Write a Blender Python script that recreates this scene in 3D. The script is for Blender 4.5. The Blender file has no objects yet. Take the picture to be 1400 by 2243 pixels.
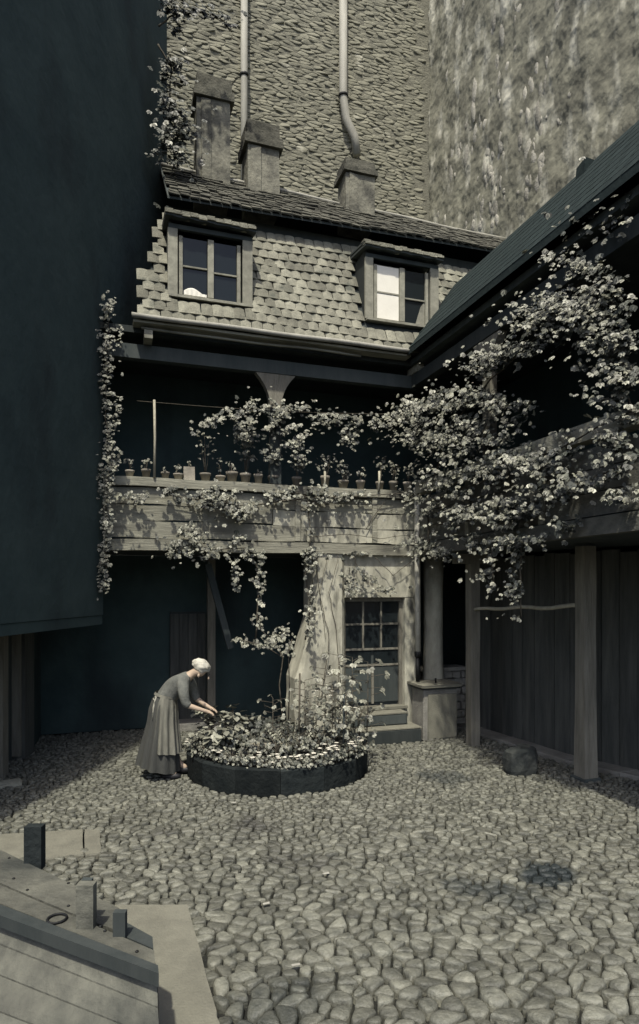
import bpy, math, random
import numpy as np
from mathutils import Vector, Matrix, noise
random.seed(7); np.random.seed(7)
SC = bpy.context.scene
COL = SC.collection
PI = math.pi

# ------------------------------------------------------------------ camera
F, H, HY = 1375.0, 2.1, 1290.0
YAW = math.atan2(1375, 4200)
c_, s_ = math.cos(YAW), math.sin(YAW)
CX, CY = -(1.357*c_ + 9.1*s_), -(-1.357*s_ + 9.1*c_)
cd = bpy.data.cameras.new('camera'); cam = bpy.data.objects.new('camera', cd); COL.objects.link(cam)
cd.sensor_fit = 'HORIZONTAL'; cd.sensor_width = 36.0; cd.lens = 36.0*F/1400
cd.shift_y = (HY-1121.5)/1400
cd.clip_end = 300
cam.location = (CX, CY, H); cam.rotation_euler = (PI/2, 0, -YAW)
SC.camera = cam

# ------------------------------------------------------------------ light
SUN_EL = math.radians(61)
ax, ay = -0.16, -0.987                      # towards the sun, in the camera's own frame
su, sv = ax*c_ + ay*s_, -ax*s_ + ay*c_
sd = Vector((su*math.cos(SUN_EL), sv*math.cos(SUN_EL), math.sin(SUN_EL))).normalized()
ld = bpy.data.lights.new('sun', 'SUN'); ld.energy = 3.9; ld.angle = math.radians(1.5); ld.color = (1.0, 0.945, 0.81)
sun = bpy.data.objects.new('sun', ld); COL.objects.link(sun)
sun.rotation_euler = sd.to_track_quat('Z', 'Y').to_euler(); sun.location = (0, 0, 30)
w = bpy.data.worlds.new('World'); SC.world = w; w.use_nodes = True
nt = w.node_tree; bg = nt.nodes['Background']
sky = nt.nodes.new('ShaderNodeTexSky'); sky.sky_type = 'NISHITA'; sky.sun_disc = False
sky.sun_elevation = SUN_EL; sky.sun_rotation = math.atan2(sd.x, sd.y)
sky.dust_density = 3.0; sky.air_density = 0.8
nt.links.new(sky.outputs[0], bg.inputs[0]); bg.inputs[1].default_value = 0.15
SC.view_settings.view_transform = 'Standard'; SC.view_settings.look = 'None'
SC.view_settings.exposure = 0.4; SC.view_settings.gamma = 1.0; SC.view_settings.use_curve_mapping = False
try:
    SC.cycles.max_bounces = 5; SC.cycles.diffuse_bounces = 3; SC.cycles.glossy_bounces = 2
except Exception: pass

# ------------------------------------------------------------------ projection helpers (pixel of a point in the 1400x2243 photo)
def ray(px, py):
    r = (px-700)/F
    return (r*c_+s_, -r*s_+c_, (HY-py)/F)
def hz(px, py, z=0.0):
    d = ray(px, py); t = (z-H)/d[2]; return Vector((CX+t*d[0], CY+t*d[1], z))
def hv(px, py, v=0.0):
    d = ray(px, py); t = (v-CY)/d[1]; return Vector((CX+t*d[0], v, H+t*d[2]))
def hu(px, py, u=0.0):
    d = ray(px, py); t = (u-CX)/d[0]; return Vector((u, CY+t*d[1], H+t*d[2]))
def pr(p):
    X = (p[0]-CX)*c_-(p[1]-CY)*s_; Y = (p[0]-CX)*s_+(p[1]-CY)*c_
    if Y < .1: return (-9999, -9999, Y)
    return (700+F*X/Y, HY-F*(p[2]-H)/Y, Y)
def camf(X, Y, z=0.0):                      # camera-frame ground coordinates to world
    return Vector((CX+X*c_+Y*s_, CY-X*s_+Y*c_, z))

# ------------------------------------------------------------------ materials
def mat(name, col, col2=None, rough=.85, scale=6, bump=.3, bscale=40, stretch=(1,1,1), spec=.3, var=.25, metallic=0, dirt=None, trans=0, sharp=False, pos=False):
    m = bpy.data.materials.new(name); m.use_nodes = True
    n = m.node_tree.nodes; L = m.node_tree.links; b = n['Principled BSDF']
    b.inputs['Roughness'].default_value = rough; b.inputs['Metallic'].default_value = metallic
    b.inputs['Specular IOR Level'].default_value = spec
    if pos:
        tc = n.new('ShaderNodeNewGeometry'); out = tc.outputs['Position']
    else:
        tc = n.new('ShaderNodeTexCoord'); out = tc.outputs['Object']
    mp = n.new('ShaderNodeMapping'); mp.inputs['Scale'].default_value = stretch; L.new(out, mp.inputs[0])
    nz = n.new('ShaderNodeTexNoise'); nz.inputs['Scale'].default_value = scale; nz.inputs['Detail'].default_value = 8; nz.inputs['Roughness'].default_value = .65
    L.new(mp.outputs[0], nz.inputs['Vector'])
    rp = n.new('ShaderNodeValToRGB'); lo, hi = (.46, .54) if sharp else (.33, .67)
    rp.color_ramp.elements[0].position = lo; rp.color_ramp.elements[1].position = hi
    c2 = col2 or tuple(x*.6 for x in col)
    rp.color_ramp.elements[0].color = (*c2, 1); rp.color_ramp.elements[1].color = (*col, 1)
    L.new(nz.outputs[0], rp.inputs[0])
    cur = rp.outputs[0]
    if var:
        g = n.new('ShaderNodeNewGeometry'); oi = n.new('ShaderNodeObjectInfo')
        ad = n.new('ShaderNodeMath'); ad.operation = 'ADD'; L.new(g.outputs['Random Per Island'], ad.inputs[0]); L.new(oi.outputs['Random'], ad.inputs[1])
        fr = n.new('ShaderNodeMath'); fr.operation = 'FRACT'; L.new(ad.outputs[0], fr.inputs[0])
        mr = n.new('ShaderNodeMapRange'); mr.inputs['To Min'].default_value = 1-var; mr.inputs['To Max'].default_value = 1+var
        L.new(fr.outputs[0], mr.inputs[0])
        mx = n.new('ShaderNodeVectorMath'); mx.operation = 'SCALE'; L.new(cur, mx.inputs[0]); L.new(mr.outputs[0], mx.inputs['Scale'])
        cur = mx.outputs[0]
    if dirt:                                   # large stains with a shape of their own
        dcol, dscale, dlo, dhi, dst = dirt
        m2 = n.new('ShaderNodeMapping'); m2.inputs['Scale'].default_value = dst; L.new(out, m2.inputs[0])
        n2 = n.new('ShaderNodeTexNoise'); n2.inputs['Scale'].default_value = dscale; n2.inputs['Detail'].default_value = 6; L.new(m2.outputs[0], n2.inputs['Vector'])
        r2 = n.new('ShaderNodeMapRange'); r2.inputs['From Min'].default_value = dlo; r2.inputs['From Max'].default_value = dhi; L.new(n2.outputs[0], r2.inputs[0])
        mm = n.new('ShaderNodeMix'); mm.data_type = 'RGBA'; L.new(r2.outputs[0], mm.inputs[0]); L.new(cur, mm.inputs[6]); mm.inputs[7].default_value = (*dcol, 1)
        cur = mm.outputs[2]
    L.new(cur, b.inputs['Base Color'])
    if bump:
        nb = n.new('ShaderNodeTexNoise'); nb.inputs['Scale'].default_value = bscale; nb.inputs['Detail'].default_value = 6; L.new(mp.outputs[0], nb.inputs['Vector'])
        bp = n.new('ShaderNodeBump'); bp.inputs['Strength'].default_value = bump; bp.inputs['Distance'].default_value = .02
        L.new(nb.outputs[0], bp.inputs['Height']); L.new(bp.outputs[0], b.inputs['Normal'])
    return m

M = {}
M['cobble'] = mat('cobble_stone', (.165,.166,.136), (.062,.064,.054), rough=.55, scale=9, bump=.6, bscale=45, var=.32, pos=True, spec=.35, dirt=((.05,.05,.045), .9, .60, .72, (1,1,1)))
def wet(m, spots):
    n = m.node_tree.nodes; L = m.node_tree.links; b = n['Principled BSDF']; cur = b.inputs['Base Color'].links[0].from_socket
    g_ = n.new('ShaderNodeNewGeometry'); nz = n.new('ShaderNodeTexNoise'); nz.inputs['Scale'].default_value = 3.5; nz.inputs['Detail'].default_value = 5
    L.new(g_.outputs['Position'], nz.inputs['Vector'])
    for (p, r, amt) in spots:
        d = n.new('ShaderNodeVectorMath'); d.operation = 'DISTANCE'; L.new(g_.outputs['Position'], d.inputs[0]); d.inputs[1].default_value = p
        a = n.new('ShaderNodeMath'); a.operation = 'MULTIPLY_ADD'; L.new(nz.outputs[0], a.inputs[0]); a.inputs[1].default_value = r*1.6; L.new(d.outputs['Value'], a.inputs[2])
        mr = n.new('ShaderNodeMapRange'); L.new(a.outputs[0], mr.inputs[0]); mr.inputs['From Min'].default_value = r*1.45; mr.inputs['From Max'].default_value = r*1.95
        mr.inputs['To Min'].default_value = amt; mr.inputs['To Max'].default_value = 0
        mx = n.new('ShaderNodeMix'); mx.data_type = 'RGBA'; L.new(mr.outputs[0], mx.inputs[0]); L.new(cur, mx.inputs[6]); mx.inputs[7].default_value = (.018,.024,.026,1); cur = mx.outputs[2]
    L.new(cur, b.inputs['Base Color'])
wet(M['cobble'], [(hz(1200,1918),.22,.95),(hz(1080,1950),.14,.6),(hz(970,1703),.28,.6),(hz(1130,1975),.22,.5),(hz(610,2190),.25,.45),(hz(1010,1945),.14,.6)])
M['soil'] = mat('joint_earth', (.020,.021,.018), (.010,.011,.010), rough=1, scale=12, bump=.8, bscale=50, var=0)
M['slab'] = mat('pale_stone_slab', (.18,.177,.142), (.125,.123,.10), rough=.9, scale=5, bump=.35, bscale=70, var=.06)
M['concrete'] = mat('worn_kerb', (.26,.255,.225), (.16,.155,.14), rough=.95, scale=4, bump=.5, bscale=40, var=.08)
M['rubble'] = mat('rubble_stone', (.27,.265,.205), (.17,.168,.132), rough=.95, scale=2.2, bump=.6, bscale=16, var=.10, pos=True, dirt=((.46,.45,.37), 1.6, .66, .73, (1,1,1.6)))
M['mortar'] = mat('old_mortar', (.19,.187,.148), (.12,.118,.095), rough=1, scale=6, bump=.9, bscale=25, var=0)
M['render'] = mat('rough_render', (.27,.265,.205), (.135,.133,.105), rough=1, scale=1.5, bump=.9, bscale=9, var=0, stretch=(1,1.2,1), dirt=((.50,.49,.41), 1.5, .52, .68, (1,1.9,.7)))
M['dark_plaster'] = mat('shade_teal_plaster', (.048,.072,.070), (.030,.050,.050), rough=.95, scale=1.6, bump=.5, bscale=9, var=0, dirt=((.022,.032,.033), 1.1, .52, .70, (1,1,.45)))  # plaster colour holds the dark teal of the shadows
M['dark_wood'] = mat('dark_and_shade_wood', (.050,.058,.056), (.030,.038,.038), rough=.85, scale=5, bump=.35, bscale=25, stretch=(1,1,.15), var=.3)  # dark wood; its tone also paints shade on risers, posts and eaves
M['dark_roof'] = mat('shade_dark_slate', (.024,.034,.034), (.018,.026,.027), rough=1, scale=4, bump=.3, bscale=20, var=.08, spec=.1)  # slate darkened so the slope's shade is in its colour
M['tile'] = mat('clay_roof_tile', (.235,.232,.185), (.13,.129,.105), rough=.9, scale=8, bump=.6, bscale=45, var=.32, dirt=((.08,.085,.07), 4, .58, .7, (1,1,1)), pos=True)
M['moss_tile'] = mat('mossy_roof_tile', (.10,.098,.08), (.035,.036,.03), rough=1, scale=6, bump=.7, bscale=30, var=.4, pos=True)
M['plaster'] = mat('weathered_plaster', (.50,.49,.40), (.23,.226,.185), rough=.95, scale=3.5, bump=.5, bscale=22, stretch=(1,1,.4), var=0, dirt=((.09,.09,.075), 2.6, .55, .70, (1.6,1,.35)))
M['board'] = mat('weathered_board', (.29,.286,.23), (.16,.157,.128), rough=.9, scale=6, bump=.4, bscale=30, stretch=(.25,1,1.6), var=.12, dirt=((.07,.07,.06), 1.8, .55, .72, (.8,1,1.4)))
M['post'] = mat('weathered_post', (.21,.20,.165), (.115,.11,.09), rough=.9, scale=6, bump=.5, bscale=30, stretch=(2,2,.25), var=.12)
M['fence'] = mat('fence_wood', (.095,.097,.087), (.045,.049,.046), rough=.9, scale=5, bump=.5, bscale=25, stretch=(2,2,.2), var=.25)
M['frame'] = mat('pale_window_frame', (.30,.296,.24), (.17,.168,.137), rough=.8, scale=8, bump=.2, bscale=40, var=.08)
M['zinc'] = mat('zinc_pipe', (.36,.355,.31), (.24,.235,.205), rough=.7, scale=5, bump=.2, bscale=30, var=.05, spec=.3, stretch=(1,1,.3))
M['chimney'] = mat('sooty_chimney_plaster', (.24,.235,.19), (.075,.075,.065), rough=.95, scale=3.5, bump=.9, bscale=20, stretch=(1,1,.8), var=.08)
M['cloth_or_sky_white'] = mat('white_cloth', (.80,.78,.70), (.72,.70,.62), rough=.9, scale=3, bump=.1, bscale=30, var=0)  # curtain cloth; also paints the sky reflected in one dormer pane
M['iron'] = mat('black_iron', (.02,.022,.024), (.01,.01,.01), rough=.6, scale=20, bump=.2, bscale=40, var=0, metallic=.4)
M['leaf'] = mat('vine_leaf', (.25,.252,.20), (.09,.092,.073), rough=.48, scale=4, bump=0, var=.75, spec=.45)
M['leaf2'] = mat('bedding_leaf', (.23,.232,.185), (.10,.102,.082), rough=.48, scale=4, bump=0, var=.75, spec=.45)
M['leafd'] = mat('shade_painted_leaf', (.07,.076,.062), (.03,.035,.030), rough=.5, scale=4, bump=0, var=.4, spec=.4)  # dark copy of the leaf, inner shade put into the colour
M['petal'] = mat('pale_petal', (.62,.60,.52), (.45,.43,.37), rough=.7, scale=6, bump=0, var=.2)
M['stem'] = mat('woody_stem', (.10,.09,.07), (.05,.045,.035), rough=.9, scale=12, bump=.3, bscale=40, var=0)
M['board_dark'] = mat('shade_painted_board', (.12,.118,.10), (.06,.062,.055), rough=.9, scale=6, bump=.4, bscale=30, stretch=(.25,1,1.6), var=.2)  # dark copy of the board, the side gallery's shade painted in
M['lime'] = mat('pale_lime_flake', (.40,.385,.33), (.27,.26,.22), rough=1, scale=9, bump=.6, bscale=30, var=.25)
M['rim'] = mat('dark_shade_rim', (.020,.024,.024), (.010,.013,.014), rough=.95, scale=5, bump=.7, bscale=22, var=.25, spec=.1)  # dark wood, with the shade of the rim's front in its colour
M['cane'] = mat('pale_cane', (.42,.40,.31), (.30,.28,.22), rough=.8, scale=12, bump=.2, bscale=40, var=.1)
M['terra'] = mat('terracotta', (.26,.24,.20), (.17,.155,.13), rough=.85, scale=9, bump=.2, bscale=40, var=.35)
M['skin'] = mat('skin', (.42,.33,.25), (.36,.28,.21), rough=.6, scale=9, bump=.05, var=0)
M['hair'] = mat('white_hair', (.60,.58,.50), (.36,.35,.30), rough=.7, scale=14, bump=.5, bscale=90, stretch=(1,1,4), var=0)
M['blouse'] = mat('grey_blouse', (.15,.155,.14), (.09,.095,.088), rough=.9, scale=14, bump=.4, bscale=60, var=0)
M['skirt'] = mat('dark_skirt', (.060,.062,.056), (.042,.044,.042), rough=.9, scale=6, bump=.35, bscale=40, stretch=(2,2,.4), var=0)
M['tie'] = mat('pale_tie', (.30,.295,.25), (.19,.185,.16), rough=.9, scale=8, bump=.3, bscale=40, var=0)
M['apron'] = mat('striped_apron', (.19,.187,.155), (.10,.10,.085), rough=.9, scale=8, bump=.3, bscale=40, stretch=(2,2,.4), var=0)
M['shoe'] = mat('black_shoe', (.015,.015,.017), None, rough=.5, scale=8, bump=0, var=0)
def glass():
    m = bpy.data.materials.new('window_glass'); m.use_nodes = True; b = m.node_tree.nodes['Principled BSDF']
    b.inputs['Base Color'].default_value = (.012,.016,.018,1); b.inputs['Roughness'].default_value = .12; b.inputs['Specular IOR Level'].default_value = .3
    nz = m.node_tree.nodes.new('ShaderNodeTexNoise'); nz.inputs['Scale'].default_value = 4
    bp = m.node_tree.nodes.new('ShaderNodeBump'); bp.inputs['Strength'].default_value = .05
    m.node_tree.links.new(nz.outputs[0], bp.inputs['Height']); m.node_tree.links.new(bp.outputs[0], b.inputs['Normal'])
    return m
M['glass'] = glass()

# ------------------------------------------------------------------ object helpers
def tag(o, label=None, cat=None, group=None, kind=None):
    if label: o['label'] = label
    if cat: o['category'] = cat
    if group: o['group'] = group
    if kind: o['kind'] = kind
    return o
def thing(name, loc, label, cat, group=None):
    o = bpy.data.objects.new(name, None); COL.objects.link(o); o.location = loc; o.empty_display_size = .1
    return tag(o, label, cat, group)
WL = {}
def wloc(o):
    v = Vector((0,0,0))
    while o is not None: v = v + o.location; o = o.parent
    return v
class MB:
    def __init__(s): s.v = []; s.f = []; s.sm = []
    def add(s, vs, fs, smooth=False):
        k = len(s.v); s.v += [tuple(x) for x in vs]; s.f += [tuple(i+k for i in f) for f in fs]; s.sm += [smooth]*len(fs); return s
    def box(s, a, b, jit=0, bev=0):
        x0,y0,z0 = a; x1,y1,z1 = b
        x0,x1 = min(x0,x1),max(x0,x1); y0,y1 = min(y0,y1),max(y0,y1); z0,z1 = min(z0,z1),max(z0,z1)
        if bev:
            o = []; e = bev
            for z, i in ((z0,e),(z0+e,0),(z1-e,0),(z1,e)):
                for (x,y) in ((x0+i+e,y0+i),(x1-i-e,y0+i),(x1-i,y0+i+e),(x1-i,y1-i-e),(x1-i-e,y1-i),(x0+i+e,y1-i),(x0+i,y1-i-e),(x0+i,y0+i+e)):
                    o.append((x,y,z))
            if jit: o = [(p[0]+random.uniform(-jit,jit),p[1]+random.uniform(-jit,jit),p[2]+random.uniform(-jit,jit)) for p in o]
            fs = [(7,6,5,4,3,2,1,0), tuple(range(24,32))]
            for r in range(3):
                for i in range(8):
                    j = (i+1)%8; fs.append((r*8+i, r*8+j, (r+1)*8+j, (r+1)*8+i))
            return s.add(o, fs)
        o = [(x0,y0,z0),(x1,y0,z0),(x1,y1,z0),(x0,y1,z0),(x0,y0,z1),(x1,y0,z1),(x1,y1,z1),(x0,y1,z1)]
        if jit: o = [(p[0]+random.uniform(-jit,jit),p[1]+random.uniform(-jit,jit),p[2]+random.uniform(-jit,jit)) for p in o]
        return s.add(o, [(3,2,1,0),(4,5,6,7),(0,1,5,4),(1,2,6,5),(2,3,7,6),(3,0,4,7)])
    def prism(s, poly, h, d=(0,0,-1)):         # poly: 3D points, extruded along d*h
        n = len(poly); d = Vector(d)*h
        top = [Vector(p) for p in poly]; bot = [p+d for p in top]
        fs = [tuple(range(n)), tuple(range(2*n-1, n-1, -1))]
        for i in range(n):
            j = (i+1)%n; fs.append((i, i+n, j+n, j))
        return s.add(top+bot, fs)
    def beam(s, a, b, w_, h_, up=(0,0,1), jit=0):
        a = Vector(a); b = Vector(b); d = (b-a).normalized(); up = Vector(up)
        sx = d.cross(up)
        if sx.length < 1e-3: sx = d.cross(Vector((1,0,0)))
        sx.normalize(); uz = sx.cross(d).normalized()
        o = []
        for p in (a, b):
            for (i,j) in ((-1,-1),(1,-1),(1,1),(-1,1)):
                o.append(p+sx*(i*w_/2)+uz*(j*h_/2)+Vector([random.uniform(-jit,jit) for _ in range(3)]))
        return s.add(o, [(3,2,1,0),(4,5,6,7),(0,1,5,4),(1,2,6,5),(2,3,7,6),(3,0,4,7)])
    def tube(s, pts, r, n=8, r2=None, cap=True):
        pts = [Vector(p) for p in pts]; k = len(pts); o = []; fs = []
        rs = r if isinstance(r, (list,tuple)) else [r+(( r2 if r2 is not None else r)-r)*i/max(1,k-1) for i in range(k)]
        ref = Vector((0.3,0.2,1)) if abs((pts[-1]-pts[0]).normalized().z) < .9 else Vector((1,.2,0))
        for i, p in enumerate(pts):
            d = (pts[min(i+1,k-1)]-pts[max(i-1,0)]).normalized()
            a = d.cross(ref).normalized(); b = d.cross(a)
            for j in range(n):
                t = 2*PI*j/n; o.append(p+(a*math.cos(t)+b*math.sin(t))*rs[i])
        for i in range(k-1):
            for j in range(n):
                q = (j+1)%n; fs.append((i*n+j, i*n+q, (i+1)*n+q, (i+1)*n+j))
        if cap: fs += [tuple(range(n-1,-1,-1)), tuple(range((k-1)*n, k*n))]
        return s.add(o, fs, True)
    def lathe(s, c, prof, n=14, sq=(1,1)):
        c = Vector(c); o = []; fs = []
        for (r, z) in prof:
            for j in range(n):
                t = 2*PI*j/n; o.append(c+Vector((r*sq[0]*math.cos(t), r*sq[1]*math.sin(t), z)))
        k = len(prof)
        for i in range(k-1):
            for j in range(n):
                q = (j+1)%n; fs.append((i*n+j, i*n+q, (i+1)*n+q, (i+1)*n+j))
        fs += [tuple(range(n-1,-1,-1)), tuple(range((k-1)*n, k*n))]
        return s.add(o, fs, True)
    def build(s, name, m, parent=None, label=None, kind=None, mesh=None):
        off = wloc(parent) if parent is not None else Vector((0,0,0))
        me = bpy.data.meshes.new(name)
        me.from_pydata([(p[0]-off.x, p[1]-off.y, p[2]-off.z) for p in s.v], [], s.f)
        me.polygons.foreach_set('use_smooth', s.sm); me.materials.append(m); me.update()
        o = bpy.data.objects.new(name, me); COL.objects.link(o)
        if parent is not None: o.parent = parent
        if label: o['label'] = label
        if kind: o['kind'] = kind
        return o
def struct(name, mb, m): return mb.build(name, m, None, kind='structure')
def single(name, mb, m, base, label, cat, group=None):   # a thing that is one mesh, origin at its base
    e = bpy.data.objects.new('tmp', None); e.location = base
    o = mb.build(name, m, e); o.parent = None; o.location = base
    bpy.data.objects.remove(e)
    return tag(o, label, cat, group)

# ------------------------------------------------------------------ voronoi pieces (cobbles, rubble)
def voronoi(pts, sx, sy, R):
    P = [(x/sx, y/sy) for x, y in pts]
    grid = {}
    for i, (x, y) in enumerate(P): grid.setdefault((int(x//R), int(y//R)), []).append(i)
    cells = []
    for i, (x, y) in enumerate(P):
        poly = [(x-R,y-R),(x+R,y-R),(x+R,y+R),(x-R,y+R)]
        gx, gy = int(x//R), int(y//R); nb = []
        for a in (-1,0,1,2,-2):
            for b in (-1,0,1,2,-2):
                for j in grid.get((gx+a,gy+b), ()):
                    if j != i:
                        d = (P[j][0]-x)**2+(P[j][1]-y)**2
                        if d < 4*R*R: nb.append((d,j))
        nb.sort()
        for d, j in nb[:18]:
            qx, qy = P[j]; mx, my = (x+qx)/2, (y+qy)/2; nx, ny = qx-x, qy-y
            out = []; n = len(poly)
            for k in range(n):
                a = poly[k]; b = poly[(k+1)%n]
                da = (a[0]-mx)*nx+(a[1]-my)*ny; db = (b[0]-mx)*nx+(b[1]-my)*ny
                if da <= 0: out.append(a)
                if (da < 0) != (db < 0):
                    t = da/(da-db); out.append((a[0]+(b[0]-a[0])*t, a[1]+(b[1]-a[1])*t))
            poly = out
            if len(poly) < 3: break
        cells.append([(p[0]*sx, p[1]*sy) for p in poly])
    return cells
def pebble(poly, shrink, rise, tilt=0, base=-.04, flat=False):
    """rounded stone from a cell outline; returns verts (x,y,h) and faces"""
    n = len(poly); cx = sum(p[0] for p in poly)/n; cy = sum(p[1] for p in poly)/n
    q = []
    for i in range(n):                        # one Chaikin pass rounds the corners
        a = poly[i]; b = poly[(i+1)%n]
        if math.hypot(a[0]-b[0], a[1]-b[1]) < .006: q.append(a); continue
        q.append((a[0]*.75+b[0]*.25, a[1]*.75+b[1]*.25)); q.append((a[0]*.25+b[0]*.75, a[1]*.25+b[1]*.75))
    n = len(q)
    mr = sum(math.hypot(p[0]-cx,p[1]-cy) for p in q)/n
    k = max(.5, 1-shrink/max(mr,.01))
    tx, ty = random.uniform(-tilt,tilt), random.uniform(-tilt,tilt)
    rings = ((1,base),(.98,.25*rise),(.88,.85*rise),(.6,1.0*rise)) if not flat else ((1,base),(.97,.6*rise),(.86,.95*rise))
    vs = []; fs = []
    for sc, h in rings:
        for (x,y) in q:
            X = (x-cx)*k*sc; Y = (y-cy)*k*sc
            hh = h if h == base else h + X*tx + Y*ty + random.uniform(-.05,.05)*rise
            vs.append((cx+X, cy+Y, hh))
    R = len(rings)
    for r in range(R-1):
        for i in range(n):
            j = (i+1)%n; fs.append((r*n+i, r*n+j, (r+1)*n+j, (r+1)*n+i))
    vs.append((cx, cy, rise)); ci = len(vs)-1
    for i in range(n): fs.append(((R-1)*n+i, (R-1)*n+(i+1)%n, ci))
    return vs, fs, (cx, cy), mr

# ------------------------------------------------------------------ ground
g = MB(); g.add([(-40,-40,-.03),(40,-40,-.03),(40,40,-.03),(-40,40,-.03)], [(0,1,2,3)])
ground = struct('ground', g, M['soil'])
PC = Vector((-2.28,-1.02,0)); PRAD = 1.05        # the round planter
FENCE = [Vector((1.03,.35,0)), Vector((1.30,-1.85,0)), Vector((1.72,-3.0,0)), Vector((2.5,-5.2,0))]
def fence_u(v):
    for a, b in zip(FENCE, FENCE[1:]):
        if b.y <= v <= a.y: return a.x+(b.x-a.x)*(v-a.y)/(b.y-a.y)
    return 2.5 if v < -5 else 1.03
SLABQ = [hz(250,2000), hz(412,2000), hz(475,2243), hz(488,2300), hz(200,2320)]
def inpoly(p, poly):
    x, y = p[0], p[1]; c = False; n = len(poly)
    for i in range(n):
        a = poly[i]; b = poly[i-1]
        if (a[1] > y) != (b[1] > y) and x < (b[0]-a[0])*(y-a[1])/(b[1]-a[1])+a[0]: c = not c
    return c
PAVE = [[hz(x,y) for x,y in q] for q in ([(-160,1836),(82,1828),(86,1884),(-170,1896)], [(92,1826),(181,1820),(183,1876),(96,1886)], [(185,1820),(218,1822),(222,1872),(187,1878)])]
def excluded(p):
    if (p-PC).length < PRAD+.02: return True
    if p.y > -.02 and -1.5 < p.x < .1: return True
    if p.y > 1.5 or p.y > .3 and p.x > -1.5: return True
    if -1.15 < p.x < -.05 and p.y > -.52: return True
    if -.08 < p.x < .52 and p.y > -.42: return True
    if p.x > fence_u(p.y)-.30 and p.y < 1: return True
    if inpoly(p, SLABQ): return True
    if any(inpoly(p, q) for q in PAVE): return True
    return False
pts = []
y = 1.7
while y < 11.0:
    s0 = max(.060, .100-.009*(y-3) if y < 4.6 else .0856-.002-.0125*(y-4.6)) if y > 3 else .100
    s0 *= 1+.10*noise.noise(Vector((y*.9,3.3,0)))
    xl = .62*y+1.2; x = -xl
    while x < xl:
        if random.random() > (.16 if noise.noise(Vector((x*.8,y*.8,7))) > .05 else .03):
            pts.append((x+random.uniform(-.42,.42)*s0, y+random.uniform(-.42,.42)*s0))
        x += s0*random.uniform(.75,1.75)
    y += s0*.78
cells = voronoi(pts, 1.15, 1.0, .24)
near = []; rest = MB()
for poly in cells:
    if len(poly) < 3: continue
    xs = [p[0] for p in poly]; ys = [p[1] for p in poly]
    if max(xs)-min(xs) > .42 or max(ys)-min(ys) > .38: continue
    wc = camf(sum(xs)/len(xs), sum(ys)/len(ys))
    if excluded(wc): continue
    vs, fs, cc, mr = pebble(poly, random.uniform(.005,.012), random.uniform(.012,.026)*min(1.1,(max(xs)-min(xs))/.15+.2), .16)
    base = .008*math.sin(cc[0]*1.7)+.006*math.sin(cc[1]*2.3+1)+random.uniform(-.005,.004)
    wv = []
    for (X,Y,z) in vs: p = camf(X,Y,z+base); wv.append(p)
    px, py, Y = pr(wc)
    if -10 < px < 1410 and py < 2255: near.append((Y, wv, fs))
    else: rest.add(wv, fs, True)
near.sort(key=lambda t: t[0])
for i, (Y, wv, fs) in enumerate(near):
    if i < 300:
        m_ = MB(); m_.add(wv, fs, True); c0 = sum(wv, Vector())/len(wv); c0.z = 0
        e = m_.build('cobble', M['cobble'], ground)
        me = e.data
        for v in me.vertices: v.co -= c0
        e.location = c0
    else: rest.add(wv, fs, True)
rest.build('cobbles', M['cobble'], ground, kind='stuff')

# flat stones and kerb
def slab_obj(name, poly, h, m, parent, z0=0.0, jit=.004):
    mb = MB(); n = len(poly); out = []
    for k in range(n):                          # subdivided, slightly uneven edge
        a = Vector(poly[k]); b = Vector(poly[(k+1)%n])
        for t in range(4):
            p = a.lerp(b, t/4); out.append(Vector((p.x+random.uniform(-jit,jit), p.y+random.uniform(-jit,jit), z0+h)))
    c = sum(out, Vector())/len(out); n = len(out)
    inner = [c+(p-c)*.985 for p in out]; low = [Vector((p.x,p.y,z0+h-.012)) for p in out]; bot = [Vector((p.x,p.y,z0-.05)) for p in out]
    vs = inner+low+bot; fs = [tuple(range(n))]
    for r in range(2):
        for i in range(n):
            j = (i+1)%n; fs.append((r*n+i,(r+1)*n+i,(r+1)*n+j,r*n+j))
    # orientation fix
    nrm = (inner[1]-inner[0]).cross(inner[2]-inner[1])
    area = sum(inner[i].x*inner[(i+1)%n].y-inner[(i+1)%n].x*inner[i].y for i in range(n))
    if area < 0: fs = [tuple(reversed(f)) for f in fs]
    mb.add(vs, fs)
    return mb.build(name, m, parent)
o = slab_obj('stone_slab', SLABQ, .06, M['slab'], ground); o['label'] = 'long pale smooth stone slab beside the wooden hatch'
for q in PAVE: slab_obj('paving_slab', q, .018, M['slab'], ground)
kv = .30
while kv > -5.2:
    L = random.uniform(.55,.95); a = kv; b = max(-5.2, kv-L+.012)
    ua, ub = fence_u(a), fence_u(b)
    slab_obj('kerb_stone', [(ua-.27,a,0),(ua+.4,a,0),(ub+.4,b,0),(ub-.27,b,0)], .035, M['concrete'], ground); kv -= L

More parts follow.
